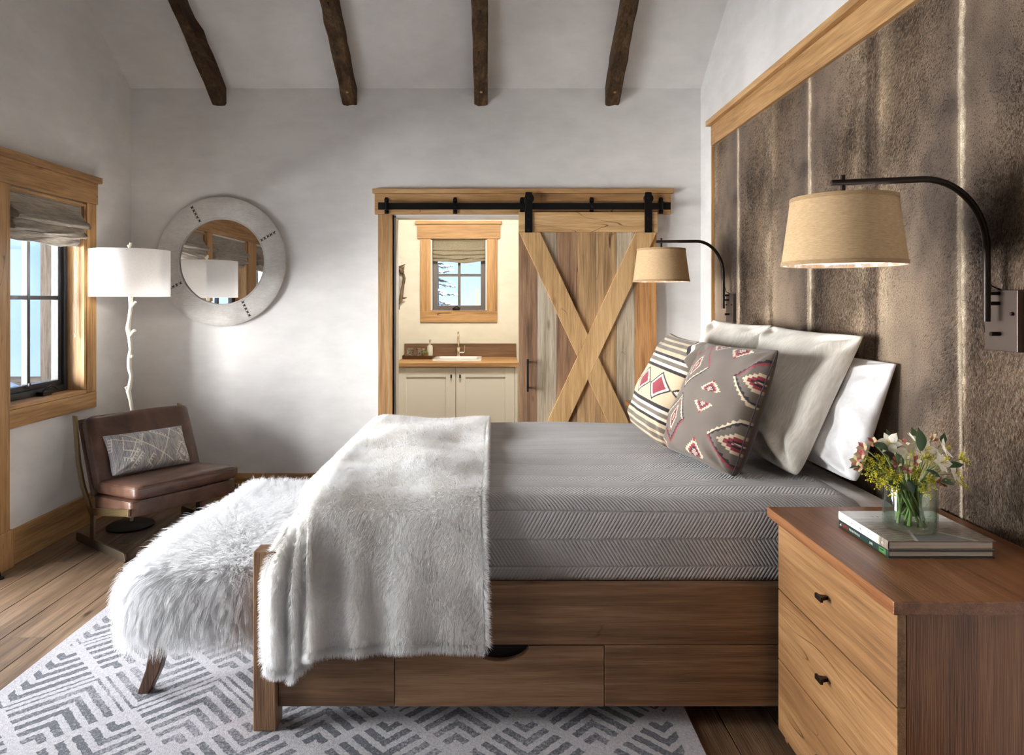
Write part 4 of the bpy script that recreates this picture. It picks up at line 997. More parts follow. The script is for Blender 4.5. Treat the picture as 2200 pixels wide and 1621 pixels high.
def spine(mb, s, size, ystart, z, sx=1.0, sp=1.0):
    m = Ms.copy(); m[1][3] = ystart; m[2][3] = z; text_mesh(mb, s, size, m, .0002, sp, sx)
k = MB(); spine(k, 'YELLOWSTONE', .0125, by1-.018, ZN+.0052, .42); k.build('spine_title', plain('red_print', rgb(196, 58, 50), .5), b2)
k = MB(); spine(k, 'WILDLIFE PORTFOLIO', .0095, by1-.0605, ZN+.0062, .62); M_WP = plain('white_print', rgb(226, 230, 226), .5); k.build('spine_subtitle', M_WP, b2)
k = MB(); spine(k, 'JONES', .0095, by1-.168, ZN+.0062, .62); k.build('spine_author', M_WP, b2)
k = MB(); k.add([(bx0-.0003, by1-.006, ZN+.005), (bx0-.0003, by1-.0155, ZN+.0045), (bx0-.0003, by1-.0135, ZN+.0145), (bx0-.0003, by1-.0115, ZN+.0085)], [(0, 1, 2, 3)])
k.build('spine_logo', M_WP, b2)
k = MB(); k.box(bx0-.0003, bx0+.0005, by0+.012, by0+.044, ZN+.003, ZN+.0165); pic = k.build('spine_picture', plain('green_print', rgb(74, 132, 66), .5), b2)
k = MB(); k.prism([(by0+.022, ZN+.010), (by0+.040, ZN+.0105), (by0+.041, ZN+.013), (by0+.030, ZN+.0125), (by0+.022, ZN+.0135)], 0, bx0-.0006, bx0-.0002); k.build('picture_shape', M_DARK, pic)
Z2 = ZN+.0195
b1 = thing('book', 'large photo book with a pale snowy cover under the vase', 'book', (1.18, 1.94, Z2), group='stacked books')
B(bx0+.005, bx1-.006, by0+.004, by1-.004, Z2+.0035, Z2+.0205).build('pages', M_PAGE, b1)
cv = MB(); cv.box(bx0+.002, bx1-.001, by0, by1, Z2, Z2+.003)
cv.build('back_cover', plain('grey_brown_cover', rgb(120, 104, 92), .35), b1, bevel=.0008)
def cover_paint(x, y, sp):
    """photo on the jacket: pale mist at the far end, boardwalk over brown ground at the near end"""
    t = (y-by0)/(by1-by0); n = math.sin(x*210+math.sin(y*160)*2)*math.sin(y*330+x*60)*.5+math.sin(x*77+y*410)*.5
    mist = np.array((.80, .80, .80)); grd = np.array((.20, .15, .105))*(1+.55*n); pale = np.array((.46, .43, .40))*(1+.2*n)
    if t > .62: c = mist*(1-.04*math.sin(y*300)) if t > .72 else mist*.55+pale*.45
    elif t > .40: c = pale*(t-.40)/.22+(grd*.6+pale*.4)*(1-(t-.40)/.22)
    else: c = grd*.75+pale*.25
    if not sp:
        xl_ = bx0+.075+.055*t*1.6; xr_ = bx0+.235-.10*t*2.2
        if t < .52 and xl_ < x < xr_: c = np.array((.20, .195, .20))*(1+.3*math.sin(y*900))
        for e in (xl_, xr_):
            if t < .5 and abs(x-e) < .0022+.002*(1-t): c = np.array((.55, .52, .48))
    elif t > .16: c = np.array((.90, .90, .91)) if t > .2 else np.array((.62, .58, .52))
    return c
nx, ny = 120, 120; xs = np.linspace(bx0, bx1, nx); ys = np.linspace(by0, by1, ny)
top = MB(); P = np.zeros((nx, ny, 3)); C = np.zeros((nx, ny, 3))
for i, x in enumerate(xs):
    for j, y in enumerate(ys): P[i, j] = (x, y, Z2+.0245); C[i, j] = cover_paint(x, y, False)
top.grid(P); lo = [(bx0+.0, by0, Z2+.0215), (bx1, by0, Z2+.0215), (bx1, by1, Z2+.0215), (bx0, by1, Z2+.0215)]
n0 = len(top.v); top.v += lo; cs = list(C.reshape(-1, 3))+[np.array((.2, .16, .13))]*4
c00, c10, c11, c01 = 0, (nx-1)*ny, nx*ny-1, ny-1
top.f += [(c00, n0, n0+1, c10), (c10, n0+1, n0+2, c11), (c11, n0+2, n0+3, c01), (c01, n0+3, n0, c00), (n0, n0+3, n0+2, n0+1)]
top.build('jacket_front', M_COVER, b1, col=np.array(cs))
S_ = MB(); nz = 6; P = np.zeros((ny, nz, 3)); C = np.zeros((ny, nz, 3))
for j, y in enumerate(ys):
    for k_ in range(nz):
        a = k_/(nz-1); P[j, k_] = (bx0-.0015*math.sin(PI*a), y, Z2+.0005+.0238*a); C[j, k_] = cover_paint(bx0+.002*a, y, True)
S_.grid(P).build('jacket_spine', M_COVER, b1, smooth=True, col=C.reshape(-1, 3))
k = MB(); Ms2 = Ms.copy(); Ms2[0][3] = bx0-.0019; Ms2[1][3] = by1-.022; Ms2[2][3] = Z2+.009; text_mesh(k, 'YELLOWSTONE', .0105, Ms2, .0002, 2.0, .9)
M_GP = plain('grey_print', rgb(150, 148, 148), .5); k.build('spine_title', M_GP, b1); k = MB()
Mc = Matrix(((1, 0, 0, bx0+.068), (0, 1, 0, by1-.060), (0, 0, 1, Z2+.0247), (0, 0, 0, 1))); text_mesh(k, 'YELLOWSTONE', .0135, Mc, .0002, 2.1, .9)
k.build('cover_title', M_GP, b1)
k = MB(); Ms2[1][3] = by0+.030; Ms2[2][3] = Z2+.008; text_mesh(k, 'CV', .010, Ms2, .0002, 1.0, .9); k.build('publisher_mark', plain('white_mark', rgb(240, 238, 234), .5), b1)
ZV = Z2+.0250
vx, vy = 1.158, 1.915; vr, vh = .0675, .128
vs_ = thing('glass_vase', 'clear bubbled glass cylinder vase standing on the books', 'vase', (vx, vy, ZV))
MB().lathe([(0, 0), (vr-.006, 0), (vr-.001, .004), (vr, .012), (vr, vh-.002), (vr-.001, vh), (vr-.0035, vh), (vr-.0035, .012), (vr-.010, .008), (0, .008)], (vx, vy, ZV), 64).build('glass_body', M_VASE, vs_, smooth=True, angle=50)
bb = MB()
for k_ in range(150):
    a = RNG.uniform(0, 2*PI); z = ZV+RNG.uniform(.008, vh-.008); r = RNG.uniform(.0009, .0022)
    bb.lathe([(0, -r), (r*.7, -r*.7), (r, 0), (r*.7, r*.7), (0, r)], (vx+vr*math.cos(a), vy+vr*math.sin(a), z), 7)
tag(bb.build('bubbles', M_VASE, vs_, smooth=True), kind='stuff')
MB().lathe([(0, .0085), (vr-.0045, .0125), (vr-.0045, .080), (0, .080)], (vx, vy, ZV), 48).build('water', M_WATER, vs_, smooth=True, angle=50)
M_STEM = plain('stem_green', rgb(134, 152, 88), .45); M_LEAF = plain('leaf_green', rgb(58, 92, 42), .4, **{'Subsurface Weight': .05})
M_LEAFD = plain('leaf_dark', rgb(40, 70, 38), .4)
def petal_mat(name, a, b, streak):
    m, nt, bs = new_mat(name); n = noise(nt, coords(nt, (1, 1, 1)), 70, 3); r = ramp(nt, [(.35, a), (.65, b)]); L(nt, n, r.inputs[0])
    n2 = noise(nt, coords(nt, (1, 1, 1), rnd=9), 160, 1); k = ramp(nt, [(.64, (1, 1, 1)), (.70, streak)]); L(nt, n2, k.inputs[0])
    L(nt, mixc(nt, .6, r.outputs[0], k.outputs[0], 'MULTIPLY'), bs.inputs['Base Color']); bs.inputs['Roughness'].default_value = .5
    o = nt.nodes['Material Output']; t = nd(nt, 'BsdfTranslucent'); L(nt, r.outputs[0], t.inputs[0]); mx = nd(nt, 'MixShader'); mx.inputs[0].default_value = .3
    L(nt, bs.outputs[0], mx.inputs[1]); L(nt, t.outputs[0], mx.inputs[2]); L(nt, mx.outputs[0], o.inputs[0]); return m
M_PW = petal_mat('white_petal', rgb(240, 232, 214), rgb(252, 247, 236), rgb(200, 150, 90)); M_PP = petal_mat('pink_petal', rgb(158, 62, 78), rgb(212, 150, 130), rgb(190, 160, 110))
M_PG = petal_mat('bud_petal', rgb(196, 186, 128), rgb(222, 208, 176), rgb(180, 80, 90)); M_GOLD = plain('goldenrod', rgb(222, 208, 40), .6)
def leaf_mesh(mb, base, d, up, ln, wd, curl=.25, fold=.25):
    d = Vector(d).normalized(); s = d.cross(Vector(up)).normalized(); nrm = s.cross(d)
    n = 8; rows = []
    for i in range(n+1):
        t = i/n; w = wd*math.sin(PI*min(1, t*.92+.06))**.8*(1-t**6); c = Vector(base)+d*ln*t+nrm*(-curl*ln*t*t)
        rows.append([c-s*w+nrm*w*fold, c, c+s*w+nrm*w*fold])
    mb.grid(np.array([[tuple(p) for p in r] for r in rows])); return mb
def stem_pts(tip, k):
    a = 2.399*k; foot = Vector((vx-.035*math.cos(a), vy-.035*math.sin(a), ZV+.013+.014*(k % 3)))
    neck = Vector((vx+(tip.x-vx)*.28, vy+(tip.y-vy)*.28, ZV+vh-.005))
    r = math.hypot(neck.x-vx, neck.y-vy)
    if r > .05: neck.x = vx+(neck.x-vx)*.05/r; neck.y = vy+(neck.y-vy)*.05/r
    return [foot, foot.lerp(neck, .5)+Vector((0, 0, .002)), neck, neck.lerp(tip, .55)+Vector((0, 0, .012)), tip]
def flower(kind, px, py, Y, k, label, group):
    tip = at(px, py, Y); o = thing(kind, label, 'flower', tuple(tip), group=group)
    MB().tube(stem_pts(tip, k), [.0034, .003, .0026, .002, .0015], 7).build('stem', M_STEM, o, smooth=True)
    out = Vector((tip.x-vx, (tip.y-vy)-.05, .05)).normalized(); q = out.to_track_quat('Z', 'Y').to_matrix()
    return o, tip, q
wh = [(1912, 952, 1.86), (1965, 946, 1.95), (1952, 972, 1.85), (1987, 966, 1.87), (2026, 964, 1.90), (2020, 994, 1.86), (2047, 1018, 1.88)]
WL = ['white bloom set apart above the big dark leaf', 'white bloom highest in the middle of the bouquet', 'white bloom low in the middle above the yellow sprigs', 'white bloom just below the upright pointed leaf', 'white bloom under the curled leaf at upper right', 'white bloom tucked behind the yellow sprigs on the right', 'white bloom farthest right in the bouquet']
for k, (px, py, Y) in enumerate(wh):
    o, tip, q = flower('white_alstroemeria', px, py, Y, k, WL[k], 'white alstroemeria in the vase')
    for j in range(6):
        a = j*PI/3+k; e = .65 if j % 2 else .45
        d = q @ Vector((math.cos(a)*math.cos(e), math.sin(a)*math.cos(e), math.sin(e)))
        leaf_mesh(MB(), tip, d, q @ Vector((0, 0, 1)), .033 if j % 2 else .030, .0115 if j % 2 else .008, .35, -.2).build('petal', M_PW, o, smooth=True)
    s = MB()
    for j in range(5):
        a = j*1.26; d = q @ Vector((.25*math.cos(a), .25*math.sin(a), 1)); s.tube([tip, tip+d*.012, tip+d*.020], [.0005, .0005, .001], 5)
    s.build('stamens', M_GOLD, o)
pk = [(1878, 950, 1.88, 0), (1856, 961, 1.86, 1), (1851, 977, 1.84, 0), (1841, 991, 1.85, 1), (1848, 1003, 1.86, 0), (1940, 955, 1.90, 0), (2001, 943, 1.97, 1), (1926, 993, 1.83, 1), (1948, 1008, 1.83, 1), (2018, 1037, 1.87, 0), (1964, 990, 1.82, 1)]
PL = ['deep pink bud at the upper left beside the white pillow', 'pale pink bud second from the top at the left', 'pink bud in the middle of the left cluster', 'pink bud sticking out farthest left of the bouquet', 'lowest pink bud of the left cluster', 'pink bud between the two top white blooms', 'pale pink bud at the top behind the upright leaf', 'greenish pink bud left of the middle leaf', 'greenish pink bud low in the middle', 'magenta bud at the lower right above the vase rim', 'round greenish bud in the centre of the bouquet']
for k, (px, py, Y, g) in enumerate(pk):
    o, tip, q = flower('pink_alstroemeria', px, py, Y, k+7, PL[k], 'pink alstroemeria in the vase')
    for j in range(5):
        a = j*1.257+k; e = 1.05
        d = q @ Vector((math.cos(a)*math.cos(e), math.sin(a)*math.cos(e), math.sin(e)))
        leaf_mesh(MB(), tip-d*.006, d, q @ Vector((math.cos(a), math.sin(a), 0)), .026, .0075, -.25, .35).build('petal', (M_PG if (j+g) % 2 else M_PP), o, smooth=True)
gd = [(1866, 992, 1.84), (1890, 988, 1.83), (1873, 1018, 1.84), (1906, 1013, 1.83), (1892, 1034, 1.84), (1928, 1026, 1.82), (1967, 985, 1.82), (1998, 981, 1.84), (1970, 1014, 1.82), (2004, 1030, 1.83), (2072, 982, 1.93), (2070, 1034, 1.9), (1990, 1050, 1.835), (2040, 990, 1.93), (1920, 1050, 1.84)]
GL = ['topmost yellow sprig in the left clump', 'tall yellow sprig at the top of the left clump beside the dark leaf', 'yellow sprig at the far left above the bed', 'yellow sprig in the middle of the left clump', 'lowest yellow sprig hanging at the left of the vase rim', 'yellow sprig left of centre below the greenish buds', 'upper yellow sprig in the centre', 'yellow sprig right of centre below the white blooms', 'yellow sprig low in the centre', 'yellow sprig at the right above the magenta bud', 'upper yellow sprig reaching out at far right', 'lower yellow sprig reaching out at far right', 'yellow sprig drooping over the vase rim at the front right', 'yellow sprig half hidden behind the right leaf', 'yellow sprig drooping over the vase rim at the front left']
for k, (px, py, Y) in enumerate(gd):
    o, tip, q = flower('goldenrod_sprig', px, py, Y, k+18, GL[k], 'goldenrod in the vase')
    fl_ = MB(); nb = 9; dirs = [q @ Vector((math.cos(i*2.4)*.8, math.sin(i*2.4)*.8, .6)).normalized() for i in range(nb)]
    st = MB()
    for i, d in enumerate(dirs):
        ln = .014+.018*((i*7) % 5)/5; c0 = tip-(q @ Vector((0, 0, 1)))*.012
        st.tube([c0, c0+d*ln], .0006, 4)
        for j in range(15):
            t = .2+.8*j/14; p = c0+d*ln*t+Vector(RNG.normal(0, .0026, 3)); r = RNG.uniform(.0012, .0021)
            fl_.add([p+Vector(v)*r for v in ((1, 0, 0), (-1, 0, 0), (0, 1, 0), (0, -1, 0), (0, 0, 1), (0, 0, -1))], [(0, 2, 4), (2, 1, 4), (1, 3, 4), (3, 0, 4), (2, 0, 5), (1, 2, 5), (3, 1, 5), (0, 3, 5)])
    tag(fl_.build('florets', M_GOLD, o, smooth=True), kind='stuff'); st.build('twigs', M_STEM, o)
lf = [(1876, 955, 1.85, (1, 0, -.25), .075, .017, M_LEAFD), (1978, 968, 1.84, (.05, .1, 1), .062, .015, M_LEAF), (1915, 950, 1.93, (-.25, .1, 1), .04, .008, M_LEAFD), (2022, 955, 1.95, (.35, 0, 1), .036, .010, M_LEAF), (1926, 975, 1.82, (.45, 0, -.9), .045, .011, M_LEAF), (2036, 1003, 1.86, (1, .1, .25), .05, .012, M_LEAFD), (1908, 1038, 1.835, (1, 0, -.2), .062, .016, M_LEAFD), (2024, 1036, 1.86, (1, .2, -.05), .045, .013, M_LEAFD), (1968, 946, 1.97, (-.2, .1, 1), .04, .009, M_LEAF), (1852, 1000, 1.86, (-1, 0, -.1), .035, .007, M_LEAFD), (1950, 1030, 1.84, (.2, -.2, -.6), .04, .010, M_LEAFD), (1990, 1010, 1.85, (.8, -.3, -.3), .04, .010, M_LEAFD)]
FL = ['big dark leaf spreading below the first white bloom', 'upright pointed leaf at the top of the bouquet', 'narrow dark leaf tip rising at the upper left', 'curled leaf tip at the upper right', 'drooping pointed leaf left of centre', 'dark leaf reaching right under the white blooms', 'broad dark leaf lying over the vase rim at left', 'dark leaf over the vase rim at right', 'small leaf tip rising behind the top blooms', 'thin dark leaf under the left pink buds', 'dark leaf in the shade at the centre of the bouquet', 'dark leaf behind the right yellow sprigs']
for k, (px, py, Y, d, ln, wd, mm) in enumerate(lf):
    p = at(px, py, Y)
    o = thing('alstroemeria_leaf', FL[k], 'leaf', tuple(p), group='leaves in the bouquet')
    leaf_mesh(MB(), p, d, (0, -.6, 1) if abs(d[2]) < .6 else (0, -1, .2), ln, wd, .15, .3).build('blade', mm, o, smooth=True)
    MB().tube([Vector((vx+(p.x-vx)*.3, vy+(p.y-vy)*.3, ZV+.09)), p.lerp(Vector((vx, vy, ZV+.15)), .4), p], [.002, .0016, .001], 6).build('stem', M_STEM, o, smooth=True)
# ------------------------------------------------------------------ round hide mirror
MXc, MZc, MYc = -1.943, 1.704, YB-.001
rm = thing('round_mirror', 'round mirror with a stitched pale hide frame', 'mirror', (MXc, YB, MZc))
def palehide():
    m, nt, bs = new_mat('pale_hair_hide')
    n = noise(nt, coords(nt, (6, 30, 60)), 3.0, 4, .65, 1.6); n2 = noise(nt, coords(nt), 5, 3); n3 = noise(nt, coords(nt, (1, 1, 1)), 420, 2, .6)
    t = mth(nt, 'ADD', mth(nt, 'MULTIPLY', n, .4), mth(nt, 'ADD', mth(nt, 'MULTIPLY', n2, .45), mth(nt, 'MULTIPLY', n3, .15)))
    r = ramp(nt, [(.34, rgb(168, 162, 156)), (.52, rgb(204, 199, 193)), (.66, rgb(222, 218, 212))]); L(nt, t, r.inputs[0]); L(nt, r.outputs[0], bs.inputs['Base Color'])
    bs.inputs['Roughness'].default_value = .5; bs.inputs['Sheen Weight'].default_value = .4; bump(nt, n, bs, .15, .004); return m
M_PALE = palehide(); RO, RI = .462, .303
fr_ = MB().lathe([(RI, -.004), (RI, -.026), (RI+.006, -.030), (RI+.012, -.027), (.36, -.040), (.42, -.043), (RO-.012, -.040), (RO, -.034), (RO, -.002), (RO-.02, 0), (RI, 0)], (MXc, MYc, MZc), 96, axis=1)
fr_.build('frame', M_PALE, rm, smooth=True, angle=35)
MB().lathe([(0, -.012), (RI+.001, -.012), (RI+.001, -.006), (0, -.006)], (MXc, MYc, MZc), 96, axis=1).build('mirror_glass', M_MIRROR, rm, smooth=True, angle=35)
M_STITCH = plain('dark_stitch', rgb(62, 46, 42), .8)
def prof_y(r): return np.interp(r, [RI+.012, .36, .42, RO-.012], [-.027, -.040, -.043, -.040])
for a in (28, 118, 208, 298):
    c, s = math.cos(math.radians(a)), math.sin(math.radians(a))
    for k in range(5):
        r = RI+.026+.0262*k; x = MXc+r*c; z = MZc+r*s; y = MYc+prof_y(r)-.002
        for q in (1, -1):
            an = math.radians(a+45*q); dx, dz = math.cos(an)*.011, math.sin(an)*.011
            MB().tube([(x-dx, y+.002, z-dz), (x, y-.0012*(2+q), z), (x+dx, y+.002, z+dz)], .0026, 6).build('stitch', M_STITCH, rm, smooth=True)

# ------------------------------------------------------------------ floor lamp
lx, ly = -2.292, 4.35
M_PLASTW = plain('white_gesso', rgb(232, 226, 208), .6)
M_WSHADE = fabric('white_linen_shade', rgb(240, 238, 236), rgb(250, 249, 248), 90, 90, 400, trans=.5, bs_=.05, sheen=0)
fl2 = thing('floor_lamp', 'white twig floor lamp with a white drum shade', 'lamp', (lx, ly, 0))
MB().lathe([(0, 0), (.135, 0), (.138, .012), (.12, .022), (.03, .034), (0, .036)], (lx, ly, 0), 32).build('base', M_BLACK, fl2, smooth=True, angle=40)
sp_px = [(281, 637), (281, 660), (278, 685), (275, 705), (279, 728), (281, 750), (278, 770), (278, 790), (282, 808), (279, 828), (276, 840), (280, 858), (284, 880)]
pts = [Vector(at(p, q, ly)) for (p, q) in sp_px]; pts = [Vector((lx, ly, 1.55))]+pts
z0 = pts[-1].z
pts += [Vector((lx+.014*math.sin(z*11), ly+.01*math.sin(z*9), z)) for z in np.linspace(z0-.06, .03, 9)]
MB().tube(pts, [.0125+.0022*math.sin(i*1.9) for i in range(len(pts))], 12).build('stem', M_PLASTW, fl2, smooth=True)
for (a, b, c, r) in (((279, 662), (286, 655), (291, 648), .008), ((279, 722), (286, 712), (290, 709), .011), ((277, 842), (272, 834), (270, 831), .009), ((281, 770), (284, 764), (285, 763), .007)):
    MB().tube([at(*a, ly), at(*b, ly-.006), at(*c, ly-.01)], [r, r*.85, r*.9], 9).build('twig', M_PLASTW, fl2, smooth=True, angle=50)
fn = MB(); fn.tube([at(279, 540, ly), at(278, 531, ly), at(275, 526, ly)], [.008, .008, .007], 9); fn.tube([at(278, 532, ly), at(280, 526, ly), at(281, 521, ly)], [.008, .009, .008], 9)
fn.build('finial', M_PLASTW, fl2, smooth=True, angle=50)
sr, sz0, sz1 = .230, 1.450, 1.742
MB().lathe([(sr, sz0), (sr, sz0+.15), (sr, sz1), (sr-.003, sz1), (sr-.003, sz0)], (lx, ly, 0), 72, closed=True).build('shade', M_WSHADE, fl2, smooth=True, angle=40)
spd = MB()
for k in range(3):
    a = 2*PI*k/3; spd.tube([(lx, ly, sz1-.02), (lx+(sr-.004)*math.cos(a), ly+(sr-.004)*math.sin(a), sz1-.006)], .002, 6)
spd.tube([(lx, ly, 1.55), (lx, ly, sz1+.004)], .004, 8); spd.build('spider', M_NICKEL, fl2)
bulb_light('floor_lamp_light', (lx, ly, 1.53), 4.0, (1.0, .9, .78), fl2)  # added point light that makes the drum shade look whiter
MB().lathe([(0, -.06), (.02, -.055), (.03, -.03), (.02, .0), (.013, .03), (0, .03)], (lx, ly, 1.65), 16).build('bulb', M_INSIDE, fl2, smooth=True)

# ------------------------------------------------------------------ leather chair (local: x = -across, y = forward)
CO = Vector((-2.483, 4.097, 0)); CA = math.radians(-126.87)
ch = thing('lounge_chair', 'low brown leather chair on a flat bronze metal frame', 'chair', tuple(CO), rot=(0, 0, CA))
CM = Matrix.Translation(CO) @ Matrix.Rotation(CA, 4, 'Z')
def sz_prism(poly, x0, x1): return MB().prism(poly, 0, x0, x1)
CW = .66
for (x0, x1) in ((-.012, 0), (-CW, -CW+.012)):
    sz_prism([(.008, 0), (.598, 0), (.606, .012), (.600, .046), (.588, .052), (.018, .052), (.004, .044), (0, .012)], x0, x1).build('floor_runner', M_STEEL, ch, bevel=.0015)
    sz_prism([(.182, .0525), (.232, .0525), (.236, .205), (.19, .19)], x0, x1).build('upright', M_STEEL, ch, bevel=.001)
    sz_prism([(.182, .181), (.640, .258), (.645, .298), (.20, .226)], x0, x1).build('side_arm', M_BRASS, ch, bevel=.0015)
    sz_prism([(.175, .182), (.212, .20), (.10, .35), (.045, .47), (-.008, .735), (-.052, .735), (-.002, .462), (.055, .33)], x0, x1).build('back_bar', M_BRASS, ch, bevel=.001)
xi0, xi1 = -CW+.014, -.014; xc = (xi0+xi1)/2; hw_ = (xi1-xi0)/2
def rotx(a, c): return Matrix.Translation(Vector(c)) @ Matrix.Rotation(a, 4, 'X')
sa = math.radians(5)
MB().rbox((0, 0, 0), (hw_, .225, .048), .018, 10, (0, 0, 0), rotx(sa, (xc, .425, .272))).build('seat_base', M_LEATHER, ch, smooth=True)
MB().rbox((0, 0, 0), (hw_-.004, .238, .040), .026, 12, (0, .006, .010), rotx(sa, (xc, .452, .366)), noise=.0012).build('seat_cushion', M_LEATHER, ch, smooth=True)
ba = math.radians(23.2)
MB().rbox((0, 0, 0), (hw_-.004, .052, .225), .03, 14, (.004, .018, .004), rotx(ba, (xc, .146, .522)), noise=.002).build('back_cushion', M_LEATHER, ch, smooth=True)
MB().rbox((0, 0, 0), (hw_, .014, .232), .012, 8, (0, 0, 0), rotx(ba, (xc, .080, .500))).build('back_shell', M_LEATHER, ch, smooth=True)
# leather welt seams
def welt(M, hx, hy, z, r):
    q = [(-hx+r, -hy), (hx-r, -hy), (hx, -hy+r), (hx, hy-r), (hx-r, hy), (-hx+r, hy), (-hx, hy-r), (-hx, -hy+r), (-hx+r, -hy)]
    return MB().tube([M @ Vector((a, b, z)) for (a, b) in q], .0028, 6)
welt(rotx(sa, (xc, .452, .366)), hw_-.004, .238, .022, .02).build('welt', M_LEATHER, ch, smooth=True)
welt(rotx(sa, (xc, .425, .272)), hw_, .225, .040, .014).build('welt', M_LEATHER, ch, smooth=True)
def paint_lumbar(U, V):
    C = np.zeros(U.shape+(3,))
    n = .5+.5*np.sin(U*71+1.3*np.sin(U*23))*np.sin(U*37+2); n2 = .5+.5*np.sin(U*190+V*3)
    base = L3(176, 172, 170); dk = L3(126, 122, 124); lt = L3(222, 218, 212)
    C[:] = base; C += (dk-base)*(n[..., None]*.8)+(lt-base)*((n2 > .82)[..., None]*.8)
    CRE = L3(238, 230, 214)
    def line(x0, y0, x1, y1, w=.012, ticks=0):
        dx, dy = x1-x0, y1-y0; dx2 = dx*2.1; l = math.hypot(dx2, dy)
        t = ((U-x0)*2.1*dx2+(V-y0)*dy)/(l*l); d = np.abs((U-x0)*2.1*dy-(V-y0)*dx2)/l
        s = ((U-x0)*2.1*dy-(V-y0)*dx2)/l
        C[(t > 0) & (t < 1) & (d < w*2)] = CRE
        if ticks: C[(t > 0) & (t < 1) & (s*ticks > 0) & (d < .15) & (np.abs((t*l*7) % 1-.5) < .14)] = CRE
    line(-.62, .95, .45, -.9); line(.62, .95, .02, -.95); line(.52, .95, .98, .15); line(-.12, .85, -.30, .1, ticks=1); line(.05, .85, .45, .25, ticks=-1)
    line(-.88, .75, -.95, .1, ticks=1); line(-.85, .7, -.30, .25); line(-.62, .75, -.72, .05); line(-.35, .45, -.6, -.35); line(-.72, .05, -.4, -.2)
    line(-.40, .0, -.62, -.6, ticks=-1); line(-.30, -.2, -.60, -.85, ticks=-1); line(-.75, -.3, -.55, -.45, ticks=1)
    line(-.05, -.35, -.22, -.75, ticks=-1); line(-.22, -.75, -.05, -1, ticks=1)
    line(.78, .05, .55, -.5, ticks=1); line(.55, -.5, .72, -.95, ticks=1); line(.78, .05, .95, -.5, ticks=-1); line(.95, -.5, .8, -.9, ticks=-1); line(.76, -.25, .66, -.5, ticks=-1); line(.66, -.5, .76, -.72, ticks=-1); line(.84, -.45, .76, -.72)
    line(.85, .9, .98, .5, ticks=1)
    return C
def cw(w, s, z): return CM @ Vector((-w, s, z))
pillow('lumbar_cushion', 'small grey striped lumbar cushion with cream stitching on the leather chair', cw(.078, .175, .632), cw(.552, .175, .618), cw(.062, .295, .400), cw(.560, .295, .404), .17, M_PRINT, paint_lumbar, 170, back=L3(150, 146, 142), seed=11, wr=.003, pinch=.05, cat='cushion', p=.5, bk=.25)

